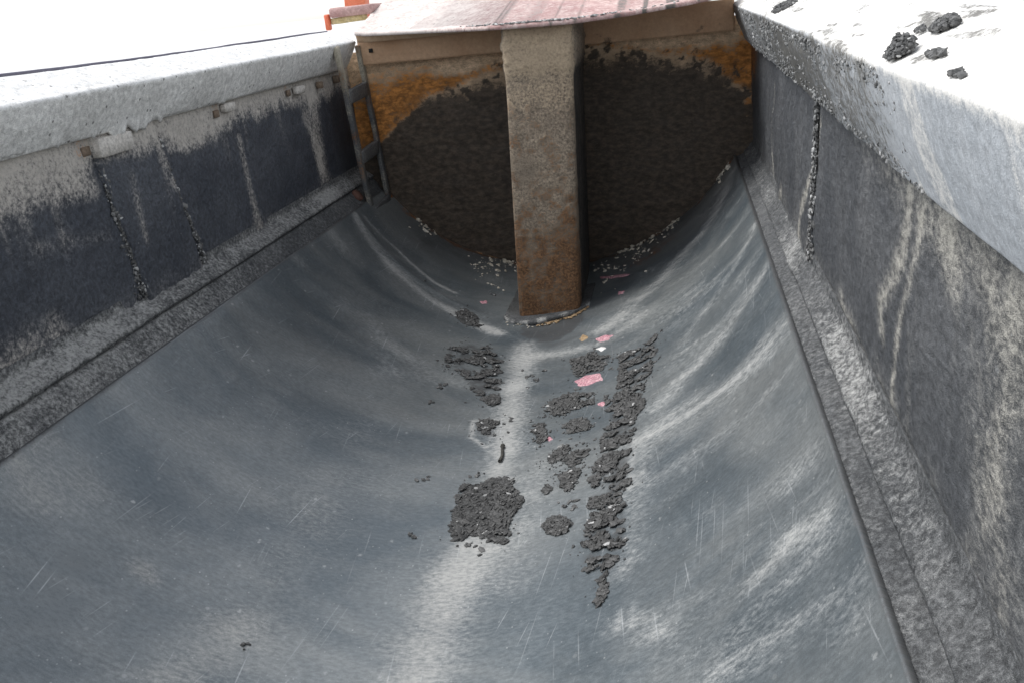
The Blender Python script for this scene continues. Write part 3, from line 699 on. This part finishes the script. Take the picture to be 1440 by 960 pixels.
# ---- top rails
for sg in (-1, 1):
    q = SIDES[sg]
    Tx, Tz = q['T']; Rx, Rz = q['Rr']; Ox, Oz = q['O']
    pr = [(Tx+sg*.038, Tz+.012), (Tx+sg*.006, Tz-.002), (Tx-sg*.003, Tz+.006)]
    pr += [(Tx+(Rx-Tx)*t-sg*.006*math.sin(t*math.pi), Tz+(Rz-Tz)*t) for t in (.25, .5, .75, .93)]
    pr += [(Rx+sg*.001, Rz-.002), (Rx+sg*.005, Rz+.004), (Rx+sg*.012, Rz+.008), (Rx+(Ox-Rx)*.5, Rz+(Oz-Rz)*.5+.004), (Ox-sg*.012, Oz-.001), (Ox, Oz-.008), (Ox+sg*.004, Oz-.05), (Ox+sg*.006, Oz-.20)]
    pr = resample(pr, 64 if sg < 0 else 130)
    ys = YS[YS < (-.10 if sg < 0 else -.03)]
    def fn(X, Yg, Z, T):
        lump = (fbm(X*45, Yg*45, Z*45, seed=101+sg)-.5)*.007 + (fbm(X*13, Yg*11, Z*13, seed=102)-.5)*.010
        if sg < 0:
            k = .25 + .75*sstep(-1.0, -2.0, Yg)
            drop = -sstep(.16, .06, T)*sstep(.02, .06, T)*(sstep(.3, .8, fbm(Yg*26, T*0, seed=104))*.036*sstep(.25, .55, fbm(Yg*5, T*0, seed=107)))*sstep(-1.2, -2.2, Yg)
        else:
            k = .25 + 1.0*sstep(-3.95, -3.5, Yg)
            drop = -sstep(.16, .06, T)*sstep(.02, .06, T)*(fbm(Yg*20, T*0, seed=105)-.4)*.02*np.exp(-((Yg+2.9)/.7)**2)
        a = lump*k
        wave = (fbm(Yg*1.1, T*0, seed=106+sg)-.5)*.010
        return -sg*a*.8 + wave*.4, a*.5 + drop + wave
    P, T = extr(pr, ys, fn)
    yv, zv, xv = P[..., 1], P[..., 2], P[..., 0]
    top = sstep(Rz-.012, Rz+.006, zv)
    if sg < 0:
        d = .75*top  # whitened top: dust plus skylight glare painted in
        tr = .22*(1-top)*sstep(.5, .75, fbm(yv*7, zv*9, seed=110)) + .35*top*sstep(.58, .75, fbm(yv*6, xv*30, seed=111))*.8
        ru = 0*d
        matn = 'rail'
    else:
        rough = np.clip(sstep(-3.98, -3.62, yv+.3*(fbm(yv*5, zv*5, seed=112)-.5))*(.75+.25*sstep(-.6, -1.5, yv)), 0, 1)
        tr = (1-top)*rough*(.66+.25*np.exp(-((yv+2.35)/.55)**2)-.14*np.exp(-((yv+3.45)/.32)**2))
        # smears dragged across the top of the rail
        tr = tr + top*.6*sstep(.52, .70, fbm((yv+xv*3.5)*7, (xv)*60, seed=115))*sstep(-4.3, -3.9, yv)*sstep(-2.6, -3.2, yv)
        tr = tr + top*.5*sstep(.54, .72, fbm((yv+xv*3.5)*5, (xv)*50, seed=119))*sstep(-3.0, -2.4, yv)
        ru = (1-top)*(.30*np.exp(-((yv+3.4)/.3)**2) + .5*sstep(-.35, -.05, yv)*sstep(Rz, Tz, zv))
        d = .85*top + (1-top)*.55*sstep(.6, .75, fbm(yv*9, zv*2.2, seed=118))*sstep(-3.3, -3.9, yv) + .5*np.exp(-((zv-Rz+.006)/.012)**2)*sstep(-2.9, -3.4, yv)  # rail top whitened by dust and by painted skylight
        matn = 'rail_r'
    o = part(plate('top_rail', P, {'dust': d, 'tar': tr, 'rust': ru}, matn, (sg*.006, 0, -.004), BODY, flip=sg > 0))
    if sg > 0:
        n_ = 4500
        yy_ = -3.9 + 3.4*rng.random(n_)**1.5
        tt_ = rng.random(n_)*.92+.02
        kk_ = fbm(yy_*7, tt_*3, seed=122) > .40
        yy_, tt_ = yy_[kk_], tt_[kk_]
        cc_ = np.stack([Tx+(Rx-Tx)*tt_-.004, yy_, Tz+(Rz-Tz)*tt_], -1)
        e1 = np.ones((len(yy_), 1))
        stones('caked_grit', cc_, (.0015+rng.exponential(.0013, len(yy_))).clip(0, .006), e1*np.array([[0, 1., 0]]), e1*np.array([[0, 0, 1.]]), e1*np.array([[-1., 0, 0]]), parent=o, tone=(.10, .30), pale=.1)['kind'] = 'stuff'
    if sg < 0:
        n_ = 160
        yv_ = np.linspace(Y0, -.12, n_)
        ring = []
        for k in range(8):
            a = k*math.pi/4
            ring.append(np.stack([Ox-.004+.005*math.cos(a)+0*yv_ + (fbm(yv_*3, 0*yv_, seed=120)-.5)*.01, yv_, Oz+.004+.005*math.sin(a) + (fbm(yv_*1.3, 0*yv_, seed=121)-.5)*.016 + (fbm(yv_*1.1, yv_*0, seed=105)-.5)*.010], -1))
        V = np.stack(ring, 0)
        link('edge_dark_line', mesh('edge_dark_line', V.reshape(-1, 3), gridfaces(8, n_, wrap=True)), 'edge_line', o)  # made-up thin dark line along the rail's outer edge

# ---- front wall
def zlow(x):
    x = np.asarray(x, float)
    a = CZ - np.sqrt(np.maximum(R*R-(x-CX)**2, .05))
    return np.where(x < -1.018, -.03, np.where(x > 1.028, .02, a)) - .012
nx, nz = 260, 170
xs = np.linspace(-1.165, 1.16, nx)[:, None]*np.ones((1, nz))
tt = np.linspace(0, 1, nz)[None, :]*np.ones((nx, 1))
zs = zlow(xs) + (.76-zlow(xs))*tt
ns = (fbm(xs*4, zs*13, seed=130)-.5)
ys_ = -.002 - (fbm(xs*9, zs*22, seed=131)-.5)*.008 - (fbm(xs*30, zs*50, seed=132)-.5)*.004 - (fbm(xs*2, zs*2, seed=133)-.5)*.02
bound = np.interp(xs, [-1.13, -1.0, -.88, -.7, -.45, -.2, .1, .25, .45, .7, .85, .95, 1.0, 1.13], [.28, .34, .45, .53, .575, .60, .64, .675, .65, .61, .575, .55, .50, .44])
bn_ = bound + (fbm(xs*9, zs*9, seed=134)-.5)*.08 + (fbm(xs*45, zs*45, seed=135)-.5)*.03
tarm = sstep(.09, -.20, zs-bn_)
rw = np.interp(xs, [-1.13, -.95, -.7, -.5, -.2, .3, .75, .9, 1.02, 1.13], [.30, .22, .09, .045, .02, .02, .03, .06, .12, .20])
rustm = np.interp(xs, [-1.13, -.6, -.35, .3, .8, .95, 1.13], [1.0, .95, .55, .5, .55, .9, .9])*sstep(1.2, .05, np.abs(zs-bn_-rw*.1)/(rw*1.3))
tarm = np.clip(tarm*sstep(1.3, .6, np.exp(-((zs-bn_+.02)/.05)**2)*sstep(.5, .7, fbm(xs*9, zs*9, seed=139))*1.4), 0, 1)
tarm = np.clip(tarm + .5*sstep(.52, .66, fbm(xs*34, zs*34, seed=136))*sstep(.10, .0, zs-bn_)*sstep(-.9, -.3, xs), 0, 1)
rustm = np.clip(rustm*(1-.6*sstep(.6, 1, tarm)) + .55*(np.exp(-((xs-1.10)/.04)**2)+1.3*np.exp(-((zs-zlow(xs))/.03)**2))*sstep(.38, .6, fbm(xs*20, zs*20, seed=137)), 0, 1)
tarm = tarm*(1-.7*sstep(.35, .7, rustm)*sstep(.4, .6, fbm(xs*18, zs*18, seed=138)))
P = np.stack([xs, ys_, zs], -1)
BULK = part(plate('front_wall', P, {'dust': .15*(1-tarm), 'tar': tarm, 'rust': rustm}, 'bulk', (0, .02, 0), BODY))
BULK['label'] = 'soot-black front wall with orange rust along its upper edge'
# channel beam across the top of the front wall
def beam_sheet(name, z0, z1, y0, y1, rfun):
    n1, n2 = 160, 14
    x = np.linspace(-1.03, 1.035, n1)[:, None]*np.ones((1, n2))
    t = np.linspace(0, 1, n2)[None, :]*np.ones((n1, 1))
    z = z0 + (z1-z0)*t + (fbm(x*1.5, 0*x, seed=140)-.5)*.012
    y = y0 + (y1-y0)*t + (fbm(x*3, z*5, seed=141)-.5)*.01
    return plate(name, np.stack([x, y, z], -1), {'dust': .25*fbm(x*5, z*9, seed=142), 'rust': rfun(x, z), 'tar': .5*sstep(.55, .75, fbm(x*16, z*30, seed=143))*sstep(.08, .02, z-z0)*sstep(.1, .3, x)}, 'beam', (0, .05, 0), BULK)
beam_sheet('cross_beam', .688, .845, -.085, -.080, lambda x, z: .22*sstep(.4, .8, fbm(x*6, z*6, seed=145)))
box('bolt_hole', (-.955, -.09, .765), (.022, .022, .012), 'dark', BULK, axes=((1, 0, 0), (0, 0, 1), (0, 1, 0)), bev=.006)  # near-black block stands in for the darkness inside a bolt hole
# pale crust left in the corner where floor and front wall meet
n = 1100
sv = rng.uniform(-1.12, 1.2, n)
yv = -.008 - rng.exponential(.02+.03*vnoise(sv*4, sv*0, seed=151), n)
clus = vnoise(sv*7, sv*0, seed=150)
keep = (rng.random(n) < sstep(.36, .68, clus)) & (np.abs(sv-.08) > .2)
sv, yv = sv[keep], yv[keep]
e = arcframe(sv)
c = arc(sv, yv, .006)
stones('corner_crust', c, .002+rng.exponential(.0032, len(sv)).clip(0, .012), *e, mat='pale', parent=BULK)['kind'] = 'stuff'

# ---- hoist cover: tapering box standing on the floor in front of the wall
HC = empty('hoist_cover', (0, 0, .56), BODY)
HC['label'] = 'rusty square hoist cover rising from the floor to the guard'
def ring_pts(z):
    t = (z+.56)/1.40
    xl, xr = -.097+.036*t, .212+.052*t
    yf = -.972+.115*t
    rr = .022
    pts = [(xl-.01, -.004), (xl-.003, yf*.25), (xl-.001, yf*.5), (xl, yf*.78), (xl, yf+rr)]
    pts += [(xl+rr-rr*math.cos(a), yf+rr-rr*math.sin(a)) for a in (.4, .8, 1.2)]
    pts += [(xl+rr+(xr-xl-2*rr)*k/22, yf) for k in range(23)]
    pts += [(xr-rr+rr*math.sin(a), yf+rr-rr*math.cos(a)) for a in (.4, .8, 1.2)]
    pts += [(xr, yf+rr), (xr, yf*.78), (xr-.008, yf*.5), (xr-.016, yf*.25), (xr-.034, -.004)]
    return resample(pts, 110)
zz = np.linspace(-.575, .842, 190)
G = np.stack([np.concatenate([ring_pts(z), np.full((110, 1), z)], 1) for z in zz], 1)      # (110,190,3)
X, Yg, Z = G[..., 0], G[..., 1], G[..., 2]
cxm, cym = .07, -.45
nrm = np.stack([np.where(Yg < -.84, 0, np.sign(X-cxm)), np.where(Yg < -.84, -1., 0)], -1)
crust = sstep(.58, .66, Z+(fbm(X*14, Z*4, seed=160)-.5)*.10)
a = (fbm(X*50, Yg*50, Z*50, seed=161)-.5)*.007*(1+2.4*crust) + (fbm(X*12, Yg*12, Z*12, seed=162)-.5)*.006*(1+1.2*crust) + crust*.012*sstep(.87, .75, Z)
X = X + nrm[..., 0]*a; Yg = Yg + nrm[..., 1]*a
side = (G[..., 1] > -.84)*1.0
ru = (1-side)*np.clip(.85*sstep(.12, -.40, Z+(fbm(X*9, Z*7, seed=163)-.5)*.3)*(.45+.65*fbm(X*30, Z*20, seed=164)) + .30*np.exp(-((X-.20)/.05)**2)*sstep(.3, -.2, Z) + .42*sstep(.42, .7, fbm(X*38, Z*26, seed=168))*sstep(.6, .4, Z), 0, 1)
du = (1-side)*np.clip(.95*crust + .42*np.exp(-((Z-.54)/.10)**2) + .55*sstep(-.3, -.5, Z)*sstep(.58, .72, fbm(X*40, Z*24, seed=165)) + .1, 0, 1)
ta = side*(.92-.25*fbm(Yg*6, Z*6, seed=166)) * sstep(.74, .60, Z) + (1-side)*(.35*np.exp(-((Z-.15)/.25)**2)*fbm(X*6, Z*5, seed=167) + .22*sstep(.72, .84, Z)*(.5+fbm(X*8, Z*8, seed=169)))  # sides of the cover blackened: their shade put into the colour
me = mesh('cover_shell', np.stack([X, Yg, Z], -1).reshape(-1, 3), gridfaces(110, 190), {'dust': du, 'tar': ta, 'rust': ru})
link('cover_shell', me, 'column', HC)
# bent foot plate under the cover
nu2, nv2 = 60, 26
s2 = np.linspace(-.16, .275, nu2)[:, None]*np.ones((1, nv2))
t2 = np.linspace(0, 1, nv2)[None, :]*np.ones((nu2, 1))
yf = np.interp(s2, [-.16, -.12, 0, .1, .2, .275], [-1.00, -1.05, -1.075, -1.05, -1.00, -.90])
y2 = yf + (-.55-yf)*t2
P = arc(s2, y2, .020 + .006*np.sin(s2*14) + (fbm(s2*40, y2*40, seed=170)-.5)*.008)
o = plate('foot_plate', P, {'dust': .55*sstep(.10, .03, t2)*sstep(.4, .65, fbm(s2*25, y2*25, seed=171)), 'tar': .5*sstep(.05, .3, t2), 'rust': 0*t2}, 'strip', (0, 0, -.018), HC)
# yellowish packing and grit under the lip
sv = rng.uniform(.02, .27, 90); yv = np.interp(sv, [-.16, -.12, 0, .1, .2, .275], [-1.00, -1.05, -1.075, -1.05, -1.00, -.90]) - rng.uniform(-.01, .03, 90)
e = arcframe(sv)
stones('packing', arc(sv, yv, .006), rng.uniform(.003, .008, 90), *e, mat='orangeflake', parent=HC)['kind'] = 'stuff'
sv = rng.uniform(-.15, .15, 40); yv = np.interp(sv, [-.16, -.12, 0, .1, .2, .275], [-1.00, -1.05, -1.075, -1.05, -1.00, -.90]) - rng.uniform(.0, .035, 40)
e = arcframe(sv)
stones('packing', arc(sv[:16], yv[:16], .005), rng.uniform(.002, .005, 16), *[q_[:16] for q_ in e], mat='pale', parent=HC)['kind'] = 'stuff'

# ---- ladder in the front left corner
LAD = empty('ladder', (0, 0, .56), BODY)
LAD['label'] = 'tar-blackened steel ladder in the front left corner'
def bar(name, a, b, wd, dp, mat='ladder', nrm=(1, 0, 0), cuts=14, jitter=.005, parent=None, attrs=None):
    a, b = Vector(a), Vector(b)
    z = (b-a).normalized()
    x = (Vector(nrm)-z*Vector(nrm).dot(z)).normalized()
    y = z.cross(x)
    return box(name, (a+b)/2, (dp, wd, (b-a).length), mat, parent, (x, y, z), .005, jitter, attrs, cuts)
lat = {'dust': lambda x, y, z: .75*sstep(.52, .68, z) + .3*sstep(.4, .7, vnoise(y*60, z*22, seed=180)), 'rust': lambda x, y, z: .5*sstep(.6, .8, vnoise(y*20, z*15, seed=181)), 'tar': lambda x, y, z: 0*z}
bar('stile', (-1.030, -.435, .815), (-1.005, -.335, -.14),   .046, .026, parent=LAD, attrs=lat)
bar('stile', (-1.028, -.085, .800), (-.985, -.065, -.075),   .046, .026, parent=LAD, attrs=lat)
lat2 = {'dust': lambda x, y, z: .1+0*z, 'rust': lambda x, y, z: 0*z, 'tar': lambda x, y, z: 0*z}
def rung(z, ya, yb, xa, h):
    bar('rung', (xa, ya, z-.008), (xa+.008, yb, z+.008), h, .03, parent=LAD, attrs=lat2, cuts=6)
rung(.555, -.40, -.09, -1.020, .075)
rung(.225, -.37, -.08, -1.010, .07)
rung(-.085, -.335, -.07, -.992, .045)
pv = [(-1.062+.02*0, -.385, .004)]
ax_n = Vector((.78, 0, .62)).normalized(); ax_y = Vector((0, 1, 0)); ax_t = ax_n.cross(ax_y)
V, F = [], []
for (rr_, hh_) in ((.036, 0), (.036, .014), (.030, .019), (.0, .020)):
    for k in range(18):
        a_ = k*math.pi/9
        V.append(Vector((-1.064, -.385, .008)) + ax_y*(rr_*math.cos(a_)) + ax_t*(rr_*math.sin(a_)) + ax_n*hh_)
for r_ in range(3):
    for k in range(18):
        F.append((r_*18+k, r_*18+(k+1) % 18, (r_+1)*18+(k+1) % 18, (r_+1)*18+k))
po = part(link('drain_plug', mesh('drain_plug', [tuple(v) for v in V], F), 'plug', BODY))
po['label'] = 'round red-brown plug on the ledge by the ladder'
# ---- cab guard: bent plate over the front wall
GD = empty('cab_guard', (0, 0, .56), BODY)
GD['label'] = 'faded pinkish red guard plate over the front wall'
n1, n2 = 150, 70
gx = np.linspace(-1.0, 1.02, n1)[:, None]*np.ones((1, n2))
t = np.linspace(0, 1, n2)[None, :]*np.ones((n1, 1))
EX = [-1.0, -.93, -.55, -.3, -.08, .1, .28, .516, .8, 1.02]
EY = [-.2, -.22, -.35, -.6, -.93, -.95, -.93, -.75, -.6, -.5]
EZ = [.874, .866, .853, .850, .852, .849, .846, .850, .868, .892]
ed = np.interp(gx, EX, EZ)
ey_ = np.interp(gx, EX, EY) + (fbm(gx*9, 0*gx, seed=190)-.5)*.016
gy = ey_ + (1.3-ey_)*t**1.5
gz = ed + (gy-ey_)*.03 + np.maximum(gy+.2, 0)*.20 + (fbm(gx*2.5, gy*2.5, seed=191)-.5)*.010*sstep(0, .1, t) - .008*sstep(.02, 0, t)
targ = .75*sstep(.12, .0, t)*sstep(.5, .68, fbm(gx*17, gy*17, seed=192))*sstep(-.6, .0, gx) + .35*sstep(.6, .75, fbm(gx*14, gy*14, seed=193))*sstep(-.5, .1, gx)
dust_glare = .55*sstep(.1, -.7, gx) + .3*fbm(gx*5, gy*5, seed=194)  # left half paled: sunlit glare painted in on top of the dust
plate('guard_plate', np.stack([gx, gy, gz], -1), {'dust': dust_glare, 'tar': targ, 'rust': 0*t}, 'guard', (0, 0, -.012), GD)
# fascia under the left half of the plate edge, tapering out at the hoist cover
n1 = 60
fx = np.linspace(-1.0, -.20, n1)[:, None]*np.ones((1, 6))
ft = np.linspace(0, 1, 6)[None, :]*np.ones((n1, 1))
fe = np.interp(fx, EX, EZ) - .012
hgt = np.interp(fx, [-1.0, -.2], [.045, .02])
plate('fascia', np.stack([fx, np.interp(fx, EX, [-.185]*10)+ft*.02, fe-hgt*ft], -1), {'dust': .5+0*ft, 'tar': 0*ft, 'rust': 0*ft}, 'beam', (0, .01, 0), GD)
# corner pieces of the guard behind the left rail
box('corner_slab', (-1.13, .32, .985), (.26, .30, .055), 'guard', GD, bev=.01, jitter=.004)
box('corner_post', (-1.285, .20, .935), (.03, .04, .09), 'redpost', GD, bev=.006)
bar('pipe', (-1.27, .22, .938), (-1.05, .22, .945), .035, .035, 'ochre', parent=GD, nrm=(0, 0, 1), cuts=8, jitter=.003)
bar('upright', (-1.33, .9, .93), (-1.30, .9, 1.35), .14, .10, 'redpost', parent=GD, nrm=(0, 1, 0), cuts=4, jitter=.003)
# grit caked on the plate's edge
n = 260
xv = rng.normal(.12, .22, n)
xv = xv[(xv > -.35) & (xv < .75)]
yv = np.interp(xv, EX, EY) + .006 + rng.exponential(.03, len(xv))
zv = np.interp(xv, EX, EZ) + .004
e1 = np.ones((len(xv), 1))
stones('caked_grit', np.stack([xv, yv, zv], -1), rng.uniform(.003, .008, len(xv)), e1*np.array([[1., 0, 0]]), e1*np.array([[0, 1., 0]]), e1*np.array([[0, 0, 1.]]), parent=GD, tone=(.07, .2), pale=.3)['kind'] = 'stuff'

# ------------------------------------------------------------------ asphalt stuck to the floor
def fsurf(s, y, d):
    return arc(s, y, d + floor_disp(np.asarray(s), np.asarray(y)))
def clump(name, poly, step, hmax, label, group=None, fill=1.0, size=(.003, .0105), tone=(.022, .085), patchy=0.0, seed=0):
    a = np.array(poly)
    x0, x1 = a[:, 0].min()-.02, a[:, 0].max()+.02
    y0, y1 = a[:, 1].min()-.02, a[:, 1].max()+.02
    n = int((x1-x0)*(y1-y0)/(step*step)*1.6)
    x = rng.uniform(x0, x1, n); y = rng.uniform(y0, y1, n)
    wob = .012
    xx = x + (fbm(x*30, y*30, seed=200+seed)-.5)*wob*2.5
    yy = y + (fbm(x*30, y*30, seed=230+seed)-.5)*wob*2.5
    ins = inpoly(xx, yy, poly)
    ed = edged(xx, yy, poly)
    k = ins & (rng.random(n) < fill)
    if patchy:
        k &= .55*fbm(x*12, y*26, seed=260+seed)+.45*fbm(x*34, y*55, seed=360+seed) > patchy
    x, y, ed = x[k], y[k], ed[k]
    h = hmax*sstep(0, .035, ed)*(.35+.65*fbm(x*25, y*25, seed=290+seed))*np.sqrt(rng.random(len(x))) + .003
    c = fsurf(x, y, h)
    m = c.mean(0)
    ob = stones(name, c-m, size[0]+(size[1]-size[0])*rng.random(len(x))**2.2, *arcframe(x), tone=tone, pale=.012, aniso=(1.5, .95, .36))
    ob.location = tuple(m)
    return tag(ob, label, 'asphalt', group)
FG = 'asphalt patches stuck to the floor'
clump('asphalt_patch', CLUMPS['big'], .0052, 0.0150, 'large square-edged asphalt slab on the pale streak, bottom left of the patches', FG, size=(.003, .0095), patchy=.36, seed=1)
clump('asphalt_patch', CLUMPS['round'], .005, 0.0105, 'small round asphalt blob alone between the square slab and the long strip', FG, size=(.003, .008), seed=2)
clump('asphalt_patch', CLUMPS['strip'], .0062, 0.0072, 'long ragged strip of asphalt running lengthwise down the right of the floor', FG, patchy=.495, seed=3)
clump('asphalt_patch', CLUMPS['tail'], .0064, 0.0048, 'thin tail of asphalt crumbs just below the end of the long strip', FG, patchy=.35, seed=4)
clump('asphalt_patch', CLUMPS['left'], .0064, 0.0084, 'scattered asphalt patch left of the pale streak, below the hoist cover', FG, patchy=.54, seed=5)
clump('asphalt_patch', CLUMPS['left_mid'], .0064, 0.0060, 'little asphalt patch at the lower tip of the scattered left patch', FG, patchy=.35, seed=6)
clump('asphalt_patch', CLUMPS['left_top'], .0064, 0.0072, 'flat asphalt patch farthest up on the left, beside the hoist cover foot', FG, patchy=.42, seed=7)
clump('asphalt_patch', CLUMPS['left_low'], .0064, 0.0072, 'asphalt patch with a pale ring round it, left of the streak', FG, patchy=.46, seed=8)
clump('asphalt_patch', CLUMPS['m1'], .0064, 0.0084, 'wide asphalt patch directly below the big pink paint flake', FG, patchy=.47, seed=9)
clump('asphalt_patch', CLUMPS['m2'], .0064, 0.0072, 'narrow asphalt patch at the right edge of the pale streak', FG, patchy=.38, seed=10)
clump('asphalt_patch', CLUMPS['m3'], .0064, 0.0078, 'compact oval asphalt patch left of the long strip, second below the pink flake', FG, patchy=.36, seed=11)
clump('asphalt_patch', CLUMPS['m4'], .0064, 0.0066, 'slanting asphalt sliver in the middle group, left one of its pair', FG, patchy=.45, seed=12)
clump('asphalt_patch', CLUMPS['m5'], .0064, 0.0066, 'slanting asphalt sliver in the middle group, right one of its pair', FG, patchy=.36, seed=13)
clump('asphalt_patch', CLUMPS['m6'], .0064, 0.0078, 'lowest large asphalt patch of the middle group, above the round blob', FG, patchy=.33, seed=14)
clump('asphalt_patch', CLUMPS['m7'], .0064, 0.0054, 'tiny asphalt patch, lowest left of the middle group', FG, patchy=.3, seed=15)
clump('asphalt_patch', CLUMPS['m8'], .0064, 0.0054, 'sparse asphalt crumbs just above the big pink paint flake', FG, patchy=.47, fill=.5, seed=16)

# single crumbs strewn over the floor: nobody could count them
dd = np.array(DOTS)
xs_, ys2, sz_ = [], [], []
for (a, b) in DOTS:
    k = rng.integers(2, 6)
    xs_ += list(a + rng.normal(0, .008, k)); ys2 += list(b + rng.normal(0, .010, k)); sz_ += list(rng.uniform(.003, .008, k))
for key in ('strip', 'left', 'm1', 'm5', 'm6', 'm2', 'm3', 'm4', 'm8', 'left_top', 'big', 'left_low'):
    p = np.array(CLUMPS[key])
    k = 110 if key in ('strip', 'left', 'm1') else 45
    i = rng.integers(0, len(p), k)
    xs_ += list(p[i, 0] + rng.normal(0, .022, k)); ys2 += list(p[i, 1] + rng.normal(0, .035, k)); sz_ += list(.0012+rng.exponential(.0014, k).clip(0, .006))
xs_, ys2, sz_ = np.array(xs_), np.array(ys2), np.array(sz_)
ob = stones('asphalt_crumbs', fsurf(xs_, ys2, .002), sz_, *arcframe(xs_), tone=(.04, .12))
tag(ob, 'loose black crumbs strewn between the asphalt patches', 'crumbs', kind='stuff')
n = 260
sv = np.concatenate([rng.normal(-.30, .10, 120), rng.normal(.42, .12, 140)])
yv = -.12 - rng.exponential(.22, n)
k = (yv > -.95) & (fbm(sv*12, yv*9, seed=320) > .5) & (np.abs(sv-.06) > .17)
sv, yv = sv[k], yv[k]
ob = stones('pale_grit', fsurf(sv, yv, .002), .002+rng.exponential(.003, len(sv)).clip(0, .012), *arcframe(sv), mat='pale')
tag(ob, 'pale grit lying in the tar beside the hoist cover foot', 'grit', kind='stuff')

# flakes of paint pressed on the floor
def flake(name, poly, mat, label, group=None, h=.0025):
    a = np.array(poly)
    c = a.mean(0)
    pts = []
    for i in range(len(a)):
        p, q = a[i], a[(i+1) % len(a)]
        for t in (0, .33, .66):
            pts.append(p+(q-p)*t + rng.normal(0, .0035, 2))
    pts = np.array(pts)
    rings = [pts, c+(pts-c)*.82, c+(pts-c)*.45]
    hs_ = (-.001, h, h*1.3)
    V = []
    for r_, hh in zip(rings, hs_):
        V.append(fsurf(r_[:, 0], r_[:, 1], hh + (0 if hh < 0 else rng.normal(0, .0012, len(r_)))))
    V.append(fsurf(c[:1], c[1:], h*1.3))
    V = np.concatenate(V)
    m = len(pts)
    F = []
    for k in range(2):
        for j in range(m):
            F.append((k*m+j, k*m+(j+1) % m, (k+1)*m+(j+1) % m, (k+1)*m+j))
    for j in range(m):
        F.append((2*m+j, 2*m+(j+1) % m, 3*m))
    o_ = V.mean(0)
    ob = link(name, mesh(name, V-o_, F), mat)
    ob.location = tuple(o_)
    return tag(ob, label, 'paint flake', group)
PG = 'paint flakes on the floor'
flake('paint_flake', FLAKES['pink'], 'pink', 'largest bright pink paint flake, left of the top of the long asphalt strip', PG)
flake('paint_flake', FLAKES['pink_up'], 'pink', 'pink paint flake on the floor just above a white flake', PG)
flake('paint_flake', FLAKES['pink_far'], 'pink', 'long thin pink paint streak farthest back, right of the hoist cover', PG)
flake('paint_flake', FLAKES['pink_far2'], 'pink', 'short pink paint flake right of the hoist cover, below the long thin one', PG)
flake('paint_flake', FLAKES['white'], 'whiteflake', 'small white paint flake between two pink ones', PG)
flake('paint_flake', FLAKES['pink_small'], 'pink', 'small dull pink flake touching the left edge of the long asphalt strip', PG)
flake('paint_flake', FLAKES['pink_left'], 'pink', 'tiny pink paint flake left of the hoist cover foot', PG)
flake('paint_flake', FLAKES['pink_low'], 'pink', 'tiny pink flake at the foot of the narrow asphalt patch', PG)
flake('rust_flake', FLAKES['orange'], 'orangeflake', 'small orange rust flake right below the hoist cover foot', PG)

# short rod lying along the pale streak
(sa, ya), (sb, yb) = STICK
n_ = 14
tv = np.linspace(0, 1, n_)
sv = sa+(sb-sa)*tv + .004*np.sin(tv*5); yv = ya+(yb-ya)*tv
ctr = fsurf(sv, yv, .007)
exx, eyy, ezz = arcframe(sv)
V = []
for k in range(8):
    a = k*math.pi/4
    rad = (.0065*(1-.25*tv) + (np.abs(tv-.96) < .05)*.004)[:, None]
    V.append(ctr + rad*(exx*math.cos(a) + ezz*math.sin(a)))
V = np.stack(V, 0)
m0 = ctr.mean(0)
F = [tuple(f) for f in gridfaces(8, n_, wrap=True)] + [tuple(k*n_ for k in range(8)), tuple(k*n_+n_-1 for k in range(8))[::-1]]
ob = link('bent_nail', mesh('bent_nail', V.reshape(-1, 3)-m0, F), 'tar')
ob.location = tuple(m0)
tag(ob, 'short dark nail lying lengthwise on the pale streak above the square slab', 'nail')

# ------------------------------------------------------------------ asphalt lumps on top of the right rail
def rail_lump(pos, size, label, n, seed, elong=0.0):
    """pos (x,y) on the sloping rail top; size (across, along, height)"""
    x, y = pos
    u = rng.normal(0, 1, (n, 3))
    u /= np.linalg.norm(u, axis=1)[:, None]
    u[:, 2] = np.abs(u[:, 2])
    r_ = rng.uniform(.55, 1.0, n)[:, None]*(.75+.5*vnoise(u[:, 0]*2+seed, u[:, 1]*2, u[:, 2]*2, seed=310+seed))[:, None]
    p = u*r_*np.array(size)/2*np.array([1, 1, 2])
    p[:, 1] += elong*p[:, 0]
    px_, py_ = p[:, 0], p[:, 1]
    zz_ = .822 + (x+px_-1.028)*(.07/.151) + p[:, 2] + .004
    c = np.stack([x+px_, y+py_, zz_], -1)
    m = c.mean(0); m[2] = c[:, 2].min()
    e1 = np.ones((n, 1))
    ob = stones('asphalt_lump', c-m, (.0016+rng.exponential(.0013, n)).clip(0, .005), e1*np.array([[1., 0, 0]]), e1*np.array([[0, 1., 0]]), e1*np.array([[0, 0, 1.]]), tone=(.045, .12), pale=.03, aniso=(1.1, 1, .8))
    ob.location = tuple(m)
    return tag(ob, label, 'asphalt', 'asphalt lumps on the right rail')
rail_lump((1.048, -3.885), (.034, .075, .024), 'largest dark asphalt lump on the inner edge of the right rail', 900, 1)
rail_lump((1.112, -3.86), (.036, .070, .011), 'asphalt lump on the outer half of the right rail behind the largest one', 600, 2)
rail_lump((1.075, -2.08), (.075, .24, .014), 'long flat asphalt lump on the right rail nearest the front wall', 800, 3)
rail_lump((1.062, -4.02), (.018, .06, .003), 'small crumbly asphalt lump on the right rail beside the largest one', 90, 4)
rail_lump((1.044, -4.18), (.012, .05, .002), 'small asphalt lump on the right rail nearest the viewer', 60, 5)
rail_lump((1.095, -3.79), (.012, .04, .003), 'smallest asphalt lump on the right rail, between the two big ones', 50, 6)
